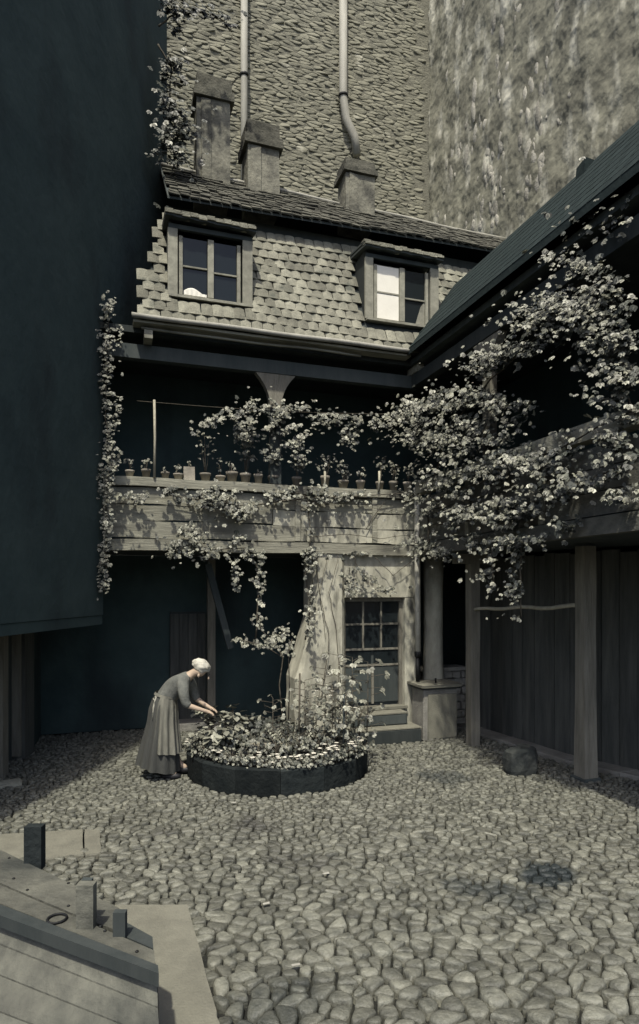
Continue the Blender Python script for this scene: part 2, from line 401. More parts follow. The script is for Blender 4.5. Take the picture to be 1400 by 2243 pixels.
# ------------------------------------------------------------------ tall rubble wall behind and rendered wall at right
BW, RW, TOP = 4.5, 2.7, 16.5
def stone_wall(name, label, origin, ux, nrm, L, z0, z1, sx, sy, step, m, mm, shrink, rise, body, flat=False, stonename='stone'):
    t = thing(name, origin, label, 'wall')
    body.build('wall_core', mm, t)
    P = []; z = z0
    while z < z1:
        x = 0
        while x < L:
            P.append((x+random.uniform(-.3,.3)*step*sx, z+random.uniform(-.3,.3)*step*sy)); x += step*sx*random.uniform(.6,1.5)
        z += step*sy*.9
    ce = voronoi(P, sx, sy, step*2)
    O = Vector(origin); ux = Vector(ux); nrm = Vector(nrm); lst = []; rs = MB()
    for poly in ce:
        if len(poly) < 3: continue
        xs = [p[0] for p in poly]; ys = [p[1] for p in poly]
        if max(xs)-min(xs) > step*sx*3 or max(ys)-min(ys) > step*sy*3.2 or min(xs) < 0 or max(xs) > L: continue
        r = rise*random.uniform(.3,1.5)
        vs, fs, cc, mr = pebble(poly, shrink*random.uniform(.7,1.8), r, .18, base=-.03, flat=flat)
        wv = [Vector((O.x,O.y,0))+ux*X+Vector((0,0,Z))+nrm*h for (X,Z,h) in vs]
        c0 = sum(wv, Vector())/len(wv); px, py, Y = pr(c0)
        if flat and ux.cross(Vector((0,0,1))).dot(nrm) < 0 or (not flat and ux.cross(Vector((0,0,1))).dot(nrm) < 0): fs = [tuple(reversed(f)) for f in fs]
        vis = 352 < px < 1395 and 5 < py < (420 if px < 650 else 400+(px-650)*.25 if px < 1100 else 530-(px-1100)*.83)
        lst.append((0 if vis else 1, Y/max(.01,(max(xs)-min(xs))*(max(ys)-min(ys)))**.5, wv, fs, c0))
    lst.sort(key=lambda q: (q[0], q[1]))
    for i, (vis, Y, wv, fs, c0) in enumerate(lst):
        if i < 300 and vis == 0:
            m_ = MB(); m_.add(wv, fs, True); ob = m_.build(stonename, m, t)
            lc = c0-wloc(t)
            for v in ob.data.vertices: v.co -= lc
            ob.location = lc
        else: rs.add(wv, fs, True)
    rs.build('stones', m, t, kind='stuff')
    return t
b = MB(); b.box((-9,BW,0),(RW+.6,BW+.6,TOP))
tallwall = stone_wall('rubble_wall', 'tall bare rubble stone wall rising behind the tiled roof and chimneys', (-6.5,BW,0), (1,0,0), (0,-1,0), 9.2, 7.2, TOP, 1.9, .55, .135, M['rubble'], M['mortar'], .004, .011, b)
b = MB(); b.box((RW,-6.5,0),(RW+.6,BW-.003,TOP))
rightwall = thing('rough_wall', (RW,BW,0), 'high rough rendered gable wall with pale streaks, above the right roof', 'wall')
b.build('wall_core', M['render'], rightwall)
def rdisp(a, z):
    n1 = noise.noise(Vector((a*1.1,z*.7,1))); n2 = noise.noise(Vector((a*4,z*3,5))); n3 = noise.noise(Vector((a*13,z*10,9))); n4 = noise.noise(Vector((a*30,z*24,2)))
    return .05+.05*n1+.028*n2+.014*max(-.3,n3)+.008*n4
NA, NZ = 300, 300; gv = []; gf = []
for i_ in range(NA+1):
    a_ = 8.4*i_/NA
    for k in range(NZ+1):
        z_ = 5.8+(TOP-5.8)*k/NZ; gv.append((RW-.005-rdisp(a_,z_), BW-.02-a_, z_))
for i_ in range(NA):
    for k in range(NZ):
        q_ = i_*(NZ+1)+k; gf.append((q_,q_+1,q_+NZ+2,q_+NZ+1))
MB().add(gv, gf, True).build('rough_render', M['render'], rightwall)
cnt = 0
while cnt < 120:                                # raised flakes of pale lime, in leaning streaks
    px_ = random.gauss(1060,85); py_ = 520-abs(random.gauss(0,230)); px_ += (480-py_)*.12
    if not (960 < px_ < 1390) or py_ < 0 or py_ > 520-(max(0,px_-1100))*.85: continue
    if noise.noise(Vector(((px_+py_*.27)/55,py_/200,3))) < -.02 and random.random() < .85: continue
    p_ = hu(px_, py_, RW-.05); a_ = BW-.02-p_.y
    if not .1 < a_ < 8.2: continue
    wd = random.uniform(.03,.10); ht = wd*random.uniform(1.0,3.2); n_ = 9; vs = []; th0 = random.uniform(-.3,.5)
    xo = RW-.005-rdisp(a_, p_.z)
    for r_,o_ in ((1,-.012),(.75,.003),(.3,.008)):
        for j_ in range(n_):
            t_ = 2*PI*j_/n_; k_ = r_*(1+.35*noise.noise(Vector((math.cos(t_)*1.5,math.sin(t_)*1.5,cnt))))
            yy = wd*math.cos(t_)*k_; zz = ht*math.sin(t_)*k_; yy += zz*th0*.4
            vs.append((xo-o_, p_.y+yy, p_.z+zz))
    fs = [(r_*n_+j_,(r_+1)*n_+j_,(r_+1)*n_+(j_+1)%n_,r_*n_+(j_+1)%n_) for r_ in range(2) for j_ in range(n_)]+[tuple(range(3*n_-1,2*n_-1,-1))]
    MB().add(vs, fs, True).build('lime_flake', M['lime'], rightwall); cnt += 1

# ------------------------------------------------------------------ front house
fh = thing('front_house', (-2,0,0), 'old courtyard house with open gallery, tiled mansard roof and two dormers', 'house')
def part(name, a, b, m, parent=None, bev=0, jit=0, label=None):
    return MB().box(a, b, bev=bev, jit=jit).build(name, m, parent or fh, label)
UL, UR = -4.25, 0.0
# ground floor wall: battered pillar, wall over the door, jamb
def pillar():
    mb = MB(); nz_ = 12; prof = []
    for k in range(nz_+1):
        z = 2.6*k/nz_
        lw = -1.50-.27*max(0, min(1, (1.75-z)/.9))**1.0 if z < 1.75 else -1.50
        prof.append((z, lw+random.uniform(-.01,.01), -1.055))
    vs = []
    for z, a, r in prof:
        ch = .05
        for (x,yy) in ((a,.5),(a,.04),(a+ch,-.03),(a+.25,-.035+random.uniform(-.006,.006)),(r-ch,-.03),(r,.02),(r,.5)): vs.append((x,yy,z))
    fs = []; n = 7
    for k in range(nz_):
        for i in range(n-1): fs.append((k*n+i,k*n+i+1,(k+1)*n+i+1,(k+1)*n+i))
    fs.append(tuple(nz_*n+i for i in range(n)))
    mb.add(vs, fs); return mb
pillar().build('pillar', M['plaster'], fh, 'weathered plaster pillar flaring at its foot, left of the glazed door')
part('wall', (-1.06,0.02,1.98), (.10,.45,2.6), M['plaster'])
part('wall', (-.12,.025,0), (.10,.45,1.975), M['plaster'], label='narrow plaster pier right of the door')
part('wall', (-1.05,.03,0), (-.125,.45,.38), M['plaster'])
# door
d = MB().box((-1.05,.16,.385),(-.13,.20,1.975)).build('door', M['dark_wood'], fh, 'glazed door with small panes')
part('door_frame', (-1.05,.10,1.92), (-.13,.17,1.975), M['post'], d); part('door_frame', (-.175,.10,.42), (-.13,.17,1.915), M['post'], d)
part('door_frame', (-1.05,.10,.42), (-1.01,.17,1.915), M['post'], d)
for z in (.99,1.22,1.58): part('glazing_bar', (-1.005,.12,z), (-.18,.155,z+.028), M['post'], d)
for u in (-.73,-.45): part('glazing_bar', (u-.012,.118,1.25), (u+.012,.152,1.915), M['post'], d)
part('glazing_bar', (-.60,.118,.45), (-.565,.152,.985), M['post'], d)
for (a,b_) in ((-1.0,-.745),(-.715,-.465),(-.435,-.18)):
    for (z0,z1) in ((1.25,1.575),(1.61,1.91)): part('door_pane', (a,.135,z0), (b_,.145,z1), M['glass'], d)
for (a,b_) in ((-1.0,-.605),(-.56,-.18)):
    part('door_pane', (a,.135,1.02), (b_,.145,1.215), M['glass'], d); part('door_panel', (a,.13,.47), (b_,.15,.98), M['dark_wood'], d)
part('door_sill', (-1.08,-.04,.385), (-.10,.14,.42), M['slab'])
# recess and gallery interior
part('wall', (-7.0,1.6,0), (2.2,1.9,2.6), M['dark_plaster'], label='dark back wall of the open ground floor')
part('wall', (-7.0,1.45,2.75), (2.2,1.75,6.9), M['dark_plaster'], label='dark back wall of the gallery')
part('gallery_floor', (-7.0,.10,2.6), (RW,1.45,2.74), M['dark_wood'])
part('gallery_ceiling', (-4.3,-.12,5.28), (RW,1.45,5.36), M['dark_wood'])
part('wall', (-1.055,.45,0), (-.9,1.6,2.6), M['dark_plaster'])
# timber post, brace, recess door
part('post', tuple(hv(455,0,1.1)[:2])+(0,), (hv(472,0,1.1).x,1.2,2.6), M['post'], label='thin timber post in the dark ground floor recess')
MB().beam(hv(455,1235,.5), hv(505,1420,.5), .07,.09).build('brace', M['dark_wood'], fh)
u0,u1 = hv(372,0,1.55).x, hv(450,0,1.55).x
rd = MB().box((u0,1.52,.02),(u1,1.56,1.75)).build('door', M['dark_wood'], fh, 'plank door in the dark ground floor recess')
for k in range(4):
    ww = (u1-u0)/4; part('plank', (u0+k*ww+.004,1.495,.04), (u0+(k+1)*ww-.004,1.517,1.72), M['fence'], rd)
part('step', (u0-.1,1.15,0), (u1+.25,1.5,.12), M['concrete'], bev=.01)
# bressummer and parapet boards
def plank_h(name, u0, u1, z0, z1, v0, v1, m, parent=None, sag=.008):
    mb = MB(); n = 10; vs = []; fs = []
    for k in range(n+1):
        u = u0+(u1-u0)*k/n; dz = sag*math.sin(k*1.3+z0*7)+random.uniform(-.003,.003)
        for (vv,zz) in ((v0,z0),(v1,z0),(v1,z1),(v0,z1)): vs.append((u,vv+random.uniform(-.002,.002),zz+dz))
    for k in range(n):
        for i in range(4):
            j = (i+1)%4; fs.append((k*4+i,k*4+j,(k+1)*4+j,(k+1)*4+i))
    fs += [(3,2,1,0), (n*4,n*4+1,n*4+2,n*4+3)]
    return mb.add(vs, fs).build(name, m, parent or fh)
plank_h('gallery_beam', UL,.12, 2.585,2.725, -.06,.095, M['board'])
plank_h('parapet_board', UL,-1.62, 2.745,2.96, -.02,.05, M['board'])
plank_h('parapet_board', -1.61,.10, 2.745,2.94, -.015,.05, M['plaster'])
plank_h('parapet_board', UL,-2.1, 2.972,3.16, -.015,.05, M['board'])
plank_h('parapet_board', -2.09,.10, 2.952,3.16, -.02,.05, M['plaster'])
plank_h('parapet_board', UL,-2.6, 3.172,3.375, -.02,.05, M['board'])
plank_h('parapet_board', -2.59,.10, 3.17,3.375, -.012,.05, M['board'])
plank_h('parapet_rail', UL,-1.9, 3.39,3.50, -.07,.10, M['board'], sag=.005)
plank_h('parapet_rail', -1.89,.10, 3.39,3.50, -.065,.10, M['board'], sag=.005)
for u in (-3.0,-1.75,-.62): part('batten', (u-.035,-.045,2.75), (u+.035,-.024,3.385), M['board'])
# gallery posts with curved fan brackets
def bracket(u, parent, along='u', v=.0):
    mb = MB(); z0, z1 = 4.52, 4.98; prof = []
    for k in range(9):
        t = k/8; hw = .075+.20*t**2.2; prof.append((hw, z0+(z1-z0)*t))
    vs = []; fs = []
    for hw, z in prof:
        for (a,b_) in ((-hw,-.05),(hw,-.05),(hw,.05),(-hw,.05)):
            vs.append((u+a, v+b_, z) if along == 'u' else (u+b_, v+a, z))
    for k in range(8):
        for i in range(4):
            j = (i+1)%4; fs.append((k*4+i,k*4+j,(k+1)*4+j,(k+1)*4+i))
    fs += [(3,2,1,0),(32,33,34,35)]
    if along != 'u': fs = [tuple(reversed(f)) for f in fs]
    mb.add(vs, fs).build('bracket', M['post'], parent)
    if along == 'u': part('gallery_post', (u-.075,v-.045,3.51), (u+.075,v+.045,4.517), M['dark_wood'], parent)  # post darkened to paint the gallery's shade on it
    else: part('gallery_post', (u-.045,v-.075,3.5), (u+.045,v+.075,4.517), M['post'], parent)
bracket(-2.06, fh)
part('eaves_beam', (-4.3,-.06,4.985), (.05,.06,5.16), M['dark_wood'])
for u in (-3.72,-.02): part('eaves_bracket', (u-.05,-.28,5.17), (u+.05,.05,5.27), M['board'])
# --- mansard
ZB, VB, ZT, VT = 5.43, -.30, 7.14, .45
def slope(u, t, off=0.0):                      # t 0..1 up the slope, off: out of the surface
    n = Vector((0,-(ZT-ZB),(VT-VB))).normalized()
    return Vector((u, VB+(VT-VB)*t, ZB+(ZT-ZB)*t))+n*off
SL = math.hypot(ZT-ZB, VT-VB); TH = math.atan2(ZT-ZB, VT-VB)
mansard = MB().add([slope(-3.86,0,-.02),slope(.6,0,-.02),slope(2.2,1,-.02),slope(-3.45,1,-.02),slope(-3.86,0,-.10),slope(.6,0,-.10),slope(2.2,1,-.10),slope(-3.45,1,-.10)],
    [(0,1,2,3),(7,6,5,4),(0,4,5,1),(1,5,6,2),(2,6,7,3),(3,7,4,0)]).build('mansard_roof', M['dark_wood'], fh)
DORM = [(-3.47,-2.40,5.80,6.80), (-.80,.33,5.86,6.87)]
rows, tw = 12, .142; tl = SL/rows
tmb = MB(); tv = []; tf = []
NX = 5
for z_ in (0,1):
    for yy in range(3):
        for x in range(NX):
            X = (x/(NX-1)-.5)*(tw-.004); Yt = yy/2*(tl*1.32)
            cr = .012*math.cos((x/(NX-1)-.5)*PI*1.0)-.004
            lip = 0 if yy else -.010*math.cos((x/(NX-1)-.5)*PI)
            tv.append((X, Yt+lip, cr+(.0 if z_ else -.016)+(.020*(1-yy/2))))
def tid(z_,yy,x): return z_*15+yy*NX+x
for yy in range(2):
    for x in range(NX-1):
        tf.append((tid(1,yy,x),tid(1,yy,x+1),tid(1,yy+1,x+1),tid(1,yy+1,x)))
        tf.append((tid(0,yy,x),tid(0,yy+1,x),tid(0,yy+1,x+1),tid(0,yy,x+1)))
for x in range(NX-1): tf.append((tid(0,0,x),tid(0,0,x+1),tid(1,0,x+1),tid(1,0,x)))
for yy in range(2):
    tf.append((tid(0,yy,0),tid(1,yy,0),tid(1,yy+1,0),tid(0,yy+1,0))); tf.append((tid(0,yy,NX-1),tid(0,yy+1,NX-1),tid(1,yy+1,NX-1),tid(1,yy,NX-1)))
tme = bpy.data.meshes.new('roof_tile'); tme.from_pydata(tv, [], tf); tme.materials.append(M['tile']); tme.update()
tlist = []
hipL = lambda t: -3.86+.36*round(t*4.2)/4.2*1.0
hipR = lambda t: -.15+1.30*t/.75 if t < .75 else 1.15+.9*(t-.75)/.25
for r in range(rows):
    t = r/rows; u = -3.86+tw/2+(tw*.5 if r%2 else 0)
    while u < hipL(t)-.02: u += tw
    while u < 1.9:
        zc = ZB+(ZT-ZB)*(t+.4/rows)
        ins = any(a-.02 < u < b_+.02 and z0-.10 < zc < z1+.02 for a,b_,z0,z1 in DORM)
        if not ins and u < hipR(t)+.25:
            sl_ = 4.0 if random.random() < .06 else 1.0
            rot = Matrix.Rotation(TH, 4, 'X') @ Matrix.Rotation(random.gauss(0,.016)*sl_,4,'Z') @ Matrix.Rotation(random.gauss(0,.016),4,'X')
            p = slope(u+random.uniform(-.006,.006), t-.02, .004+random.uniform(0,.007))+Vector((0,0,.012*math.sin(u*2.1+r*.3)+.006*math.sin(u*5+r)))
            tlist.append((p, rot, u > hipR(t)+.05))
        u += tw
tlist.sort(key=lambda q: (q[2], random.random()))
rest = MB()
for i, (p, rot, _) in enumerate(tlist):
    if i < 300:
        ob = bpy.data.objects.new('roof_tile', tme); COL.objects.link(ob); ob.parent = mansard
        ob.matrix_local = Matrix.Translation(p-wloc(mansard)) @ rot
    else: rest.add([rot @ Vector(v)+p for v in tv], tf)
if rest.v: rest.build('roof_tiles', M['tile'], mansard, kind='stuff')
# gutter under the tiles (pale rounded edge) and second dark board
plank_h('eaves_board', -3.9,-.18, 5.345,5.375, -.30,-.06, M['board'], sag=.004)
mb = MB(); pts_ = [(u, -.34, 5.405+.004*math.sin(u*4)) for u in np.linspace(-3.92,-.2,20)]
mb.tube(pts_, .030, n=8); mb.build('gutter', M['zinc'], fh)
mb = MB(); mb.tube([(u, -.22+.01*math.sin(u*5), 5.30+.006*math.sin(u*3)) for u in np.linspace(-3.8,-.9,14)], .016, n=6); mb.build('drip_batten', M['board'], fh)
# dormers
def dormer(u0, u1, z0, z1, kind):
    dm = MB().box((u0+.02,-.10,z0),(u1-.02,.42,z1-.03)); dm = MB()
    dm.box((u0,-.11,z0+.02),(u0+.035,.40,z1-.06)); dm.box((u1-.035,-.11,z0+.02),(u1,.40,z1-.06)); dm.box((u0+.04,.25,z0),(u1-.04,.30,z1-.06))
    dmo = dm.build('dormer_window', M['dark_wood'], fh, 'dormer with an open casement and white curtain' if kind == 0 else 'dormer with a painted white sky reflection in the left pane')
    zs, zt = z0+.03, z1-.28
    P = lambda n,a,b_,m: MB().box(a,b_,bev=0).build(n, m, dmo)
    P('frame_post', (u0-.01,-.155,z0), (u0+.11,-.115,zt+.12), M['frame']); P('frame_post', (u1-.13,-.155,z0), (u1-.0,-.115,zt+.12), M['frame'])
    P('frame_post', (u0+.13,-.135,zs), (u0+.175,-.10,zt+.05), M['frame']); P('frame_post', (u1-.20,-.135,zs), (u1-.155,-.10,zt+.05), M['frame'])
    um = (u0+u1)/2
    P('mullion', (um-.045,-.15,zs), (um+.03,-.11,zt+.05), M['frame'])
    P('window_sill', (u0+.0,-.20,z0-.035), (u1-.0,-.105,z0-.002), M['frame'])
    P('lintel', (u0,-.15,zt+.125), (u1,-.10,z1-.10), M['dark_wood'])
    zm = zs+(zt-zs)*.52
    P('glazing_bar', (u0+.18,-.125,zm), (um-.05,-.105,zm+.02), M['frame']); P('glazing_bar', (um+.035,-.125,zm-.03), (u1-.205,-.105,zm-.01), M['frame'])
    P('window_pane', (um+.035,-.10,zs), (u1-.205,-.094,zt+.05), M['glass'])
    if kind == 0:
        P('window_pane', (u0+.18,-.10,zs), (um-.05,-.094,zt+.05), M['glass'])
        mb = MB(); vs = []; n = 10
        for k in range(n+1):
            x = u0+.19+(um-.06-u0-.19)*k/n; hgt = .035+.065*math.sin(PI*min(1,k/n*1.1+.1))
            vs += [(x,-.150-.006*(k%2),zs-.005),(x,-.150-.006*(k%2),zs+hgt*.8),(x,-.128,zs+hgt),(x,-.128,zs-.005)]
        fs = []
        for k in range(n):
            for i in range(4): fs.append((k*4+i,(k+1)*4+i,(k+1)*4+(i+1)%4,k*4+(i+1)%4))
        mb.add(vs, fs).build('white_cloth', M['cloth_or_sky_white'], dmo)
    else:
        P('sky_reflection', (u0+.18,-.118,zs+.01), (um-.05,-.108,zm-.005), M['cloth_or_sky_white']); P('sky_reflection', (u0+.18,-.118,zm+.025), (um-.05,-.108,zt+.05), M['cloth_or_sky_white'])  # white panels paint a reflection of the sky in the pane
        mb = MB(); mb.add([(um+.22,-.112,zs+.005),(u1-.205,-.112,zs+.005),(u1-.205,-.112,zs+.34),(um+.30,-.112,zs+.26)], [(0,1,2,3)]); 
        mb.add([(um+.22,-.104,zs+.005),(u1-.205,-.104,zs+.005),(u1-.205,-.104,zs+.34),(um+.30,-.104,zs+.26)], [(3,2,1,0)]); mb.build('curtain', M['frame'], dmo)
    # shed roof of the dormer: two thin wavy courses
    for q,(dv,dz) in enumerate(((-.25,-.015),(-.19,.04))):
        mb = MB(); vs = []; n = 16
        for k in range(n+1):
            u = u0-.05+(u1-u0+.08)*k/n; wv_ = .007*math.sin(k*1.9+q)-.02*(k/n)
            vs += [(u,dv,z1-.045+dz+wv_),(u,dv,z1-.018+dz+wv_),(u,.50,z1+.10+dz),(u,.50,z1+.07+dz)]
        fs = []
        for k in range(n):
            for i in range(4):
                j = (i+1)%4; fs.append((k*4+i,(k+1)*4+i,(k+1)*4+j,k*4+j))
        fs += [(0,1,2,3),(n*4+3,n*4+2,n*4+1,n*4)]
        mb.add(vs, [tuple(reversed(f)) for f in fs]).build('roof_board', M['dark_wood'], dmo)  # dark colour paints the shade on the underside
        mb = MB()
        for k in range(11):
            ua = u0-.05+(u1-u0+.08)*k/11; ub = ua+(u1-u0+.08)/11-.006; wv_ = .007*math.sin(k*2.7+q)-.02*(k/11)
            mb.box((ua,dv-.02,z1-.022+dz+wv_+random.uniform(-.004,.004)),(ub,dv+.10,z1-.004+dz+wv_+.012))
        mb.build('roof_tiles', M['tile'], dmo, kind='stuff')
dormer(*DORM[0], 0); dormer(*DORM[1], 1)
# --- upper roof
EV, EZ, RV, RZ = .26, 7.29, 1.6, 8.50
uroof = MB().prism([(-3.45,EV,EZ),(RW-.01,EV,EZ+.14),(RW-.01,RV,RZ-.07),(-3.45,RV,RZ+.02)], .035).build('upper_roof', M['dark_wood'], fh)  # slab edge darkened to paint the shaded band under the eave
MB().prism([(-3.45,RV+.003,RZ+.01),(RW-.01,RV+.003,RZ-.08),(RW-.01,BW-.01,RZ-.4),(-3.45,BW-.01,RZ-.4)], .10).build('upper_roof', M['dark_roof'], fh)
rs = MB(); nr = 11; SLU = Vector((0,RV-EV,RZ-EZ)); nU = Vector((0,-(RZ-EZ),RV-EV)).normalized()
for r in range(nr):
    u = -3.45+random.uniform(0,.05)
    while u < RW-.15:
        wd = random.uniform(.12,.17); p = Vector((u, EV-.03, EZ+.14*(u+3.45)/6.15*(1-r/nr)-.07*(u+3.45)/6.15*(r/nr)))+SLU*(r/nr)+nU*(.012+random.uniform(0,.022))
        q = p+SLU/nr*1.2-nU*.018
        rs.add([p,p+Vector((wd-.01,0,random.uniform(-.012,.012))),q+Vector((wd-.01,0,0)),q,p-nU*.02,p+Vector((wd-.01,0,0))-nU*.02,q+Vector((wd-.01,0,0))-nU*.02,q-nU*.02],[(0,1,2,3),(0,4,5,1),(1,5,6,2),(3,7,4,0)])
        u += wd
rs.build('roof_tiles', M['moss_tile'], uroof, kind='stuff')
MB().tube([(u, RV-.02, RZ+.045-.09*(u+3.45)/6.15+.01*math.sin(u*3)) for u in np.linspace(-3.45,RW-.05,24)], .028, n=6).build('ridge_flashing', M['zinc'], uroof)
# gable wall strip between mansard top and upper roof
part('attic_wall', (-3.45,VT+.06,7.05), (RW-.01,VT+.14,7.30), M['dark_wood'])
# chimneys
def chimney(px0, px1, py_top, v, dv, zb, label, cap=.12, flare=0, capm=None):
    a = hv(px0, py_top, v); b_ = hv(px1, py_top, v); zt = a.z
    mb = MB(); mb.box((a.x,v,zb),(b_.x,v+dv,zt-cap), jit=.012)
    ch = mb.build('chimney', M['chimney'], fh, label)
    mb = MB(); mb.box((a.x-.05,v-.05,zt-cap+.002),(b_.x+.05,v+dv+.05,zt-cap*.6), jit=.008); mb.box((a.x-.01,v-.01,zt-cap*.6+.002),(b_.x+.01,v+dv+.01,zt), jit=.012)
    mb.build('chimney_cap', capm or M['moss_tile'], ch)
    # raised plaster strip (flue rib) on the front
    x0 = a.x+(b_.x-a.x)*.12; x1 = a.x+(b_.x-a.x)*.42
    MB().box((x0,v-.02,zb+.05),(x1,v-.002,zt-cap-.02), jit=.012).build('flue_rib', M['chimney'], ch)
    return ch
chimney(432,505,160,1.42,.45,8.1,'tallest sooty chimney stack beside the dark house wall', cap=.34)
chimney(542,612,262,1.30,.45,8.0,'middle plastered chimney stack with a thick cap', cap=.36)
chimney(758,820,345,1.25,.4,8.0,'short chimney stack nearest the rendered wall', cap=.22)
# downpipes on the tall wall
def pipe(pts, r, label, coll, name='downpipe'):
    base = min(pts, key=lambda p: p[2]); t = thing(name, base, label, 'pipe')
    mb = MB(); mb.tube(pts, r, n=12); mb.build('pipe', M['zinc'], t)
    for z, p in coll:
        MB().lathe((p[0],p[1],z), [(r+.006,-.03),(r+.02,-.02),(r+.02,.02),(r+.006,.03)], n=12).build('collar', M['iron'], t)
    return t
a = hv(535,0,BW-.15); pipe([(a.x,BW-.15,8.0),(a.x,BW-.15,TOP-.2)], .072, 'left downpipe running up the rubble wall behind the chimneys', [(hv(535,165,BW-.15).z, (a.x,BW-.15)), (hv(535,10,BW-.15).z+.3, (a.x,BW-.15))])
a = hv(752,210,BW-.15); b_ = hv(758,260,BW-.15); c0 = hv(777,300,BW-.15); d0 = hv(782,340,BW-.15)
pipe([d0,c0,b_,Vector((a.x,BW-.15,a.z)),Vector((a.x,BW-.15,TOP-.2))], .088, 'right downpipe with a bent foot above the short chimney', [(a.z, (a.x,BW-.15))])
# downpipe at the corner of the gallery
t = pipe([(.012,-.125,1.17),(.006,-.125,2.5),(.0,-.13,3.45),(-.01,-.11,3.55)], .042, 'pale downpipe at the corner of the gallery beside the glazed door', [])
t.children[0].data.materials[0] = mat('sunlit_tone_pipe', (.55,.54,.47), (.38,.37,.32), rough=.7, scale=6, bump=.15, var=0)  # brighter colour stands for sunlight falling on the pipe
MB().tube([(.012,-.125,1.165),(.012,-.125,.78)], .03, n=10).build('lower_pipe', M['iron'], t)
MB().lathe((.012,-.125,1.17), [(.036,-.05),(.05,-.03),(.05,.03),(.036,.04)]).build('collar', M['iron'], t)

# stone steps
st = thing('stone_steps', (-.6,-.2,0), 'two worn stone steps below the glazed door', 'steps')
MB().box((-1.10,-.47,-.02),(-.10,-.0,.185), bev=.015, jit=.004).build('step', M['dark_wood'], st)  # dark body paints the riser's shade below a lit tread
MB().box((-1.10,-.47,.187),(-.10,.0,.205), jit=.004).build('step_slab', M['slab'], st)
MB().box((-1.03,-.27,.207),(-.22,.0,.36), bev=.015, jit=.004).build('step', M['dark_wood'], st)
MB().box((-1.03,-.27,.362),(-.22,.0,.378), jit=.004).build('step_slab', M['slab'], st)

# well bin
wb = thing('stone_bin', (.23,-.2,0), 'square stone bin with a flat lid beside the door steps', 'bin')
mb = MB(); mb.box((-.03,-.39,-.02),(.50,-.02,.70), jit=.006, bev=.012); mb.build('body', M['concrete'], wb)
mb = MB(); mb.box((.03,-.415,.02),(.47,-.392,.63), jit=.004); mb.build('front_panel', M['slab'], wb)
MB().box((-.06,-.42,.702),(.53,.0,.725), jit=.003).build('rim', M['dark_wood'], wb)
MB().box((-.09,-.46,.728),(.54,.02,.765), jit=.005).build('lid', M['slab'], wb)
MB().tube([(.23,-.25,.765),(.23,-.25,.83)], .014, n=8).build('handle', M['iron'], wb)

# pier, low wall, right wing
rwg = thing('right_wing', (1.0,-2.5,0), 'dark side wing with an overgrown gallery on wooden posts', 'house')
def part2(*a_, **k): return part(*a_, parent=rwg, **k)
p0, p1 = hv(924,0,.20).x, hv(972,0,.20).x
mb = MB(); mb.lathe(((p0+p1)/2,.19,0), [(.17,0),(.165,.4),(.145,1.2),(.145,2.0),(.16,2.6)], n=14); mb.build('pillar', M['plaster'], rwg, 'stout plaster pillar behind the stone bin')
mb = MB(); cells_ = [( .33+.13*i+random.uniform(-.02,.02), .0+.12*j) for j in range(7) for i in range(6)]
lw = MB()
for (x,z) in cells_:
    lw.box((x,.30+random.uniform(-.02,.02),z+.004),(x+.125,.6,z+.115), bev=.012, jit=.008)
lw.build('low_wall', M['concrete'], rwg, kind='stuff')
part2('wall_coping', (.30,.26,.85), (1.08,.62,.90), M['concrete'], jit=.006)
WV0, WV1 = -6.0, -.20
plank = lambda a,b_,m=M['board'],n='parapet_board',**k: part(n,a,b_,m,parent=rwg,**k)
part2('gallery_floor', (.06,WV0,2.60), (RW-.01,.095,2.735), M['dark_wood'])
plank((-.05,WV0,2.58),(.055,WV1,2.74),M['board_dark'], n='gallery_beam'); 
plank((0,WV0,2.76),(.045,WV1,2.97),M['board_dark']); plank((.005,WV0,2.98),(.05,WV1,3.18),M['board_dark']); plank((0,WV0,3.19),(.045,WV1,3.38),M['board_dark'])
plank((-.07,WV0,3.44),(.08,WV1,3.60), n='parapet_rail')
for v in (-1.5,-2.9,-4.3): plank((-.03,v-.04,2.75),(-.004,v+.04,3.43), n='batten')
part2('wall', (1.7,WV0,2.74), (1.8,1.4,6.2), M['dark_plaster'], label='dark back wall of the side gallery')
part2('wall', (-.2,WV0-.2,2.6), (RW-.01,WV0-.01,6.6), M['dark_plaster'], label='out of view end wall added to keep the side gallery dark')  # unseen wall, added to shut light out of the gallery
part2('gallery_ceiling', (-.12,WV0,5.27), (1.7,-.13,5.35), M['dark_wood'])
part2('eaves_beam', (-.06,WV0,4.99), (.06,-.08,5.16), M['dark_wood'])
bracket(-.0, rwg, 'v', -1.95)
# right roof: steep dark slope facing the court, valley against the front mansard
e0, e1 = (-.24,5.43), (.82,6.74)
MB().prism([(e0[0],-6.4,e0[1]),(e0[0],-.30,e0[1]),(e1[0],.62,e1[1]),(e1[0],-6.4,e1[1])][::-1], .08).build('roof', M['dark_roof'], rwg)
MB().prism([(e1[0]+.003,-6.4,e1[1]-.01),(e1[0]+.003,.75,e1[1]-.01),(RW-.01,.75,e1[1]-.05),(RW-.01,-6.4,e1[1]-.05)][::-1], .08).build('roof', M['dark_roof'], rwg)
p = hu(1285,370,.80); MB().box((.70,p.y-.10,p.z-.12),(.95,p.y+.06,p.z+.03), jit=.02).build('ridge_tile', M['dark_roof'], rwg)
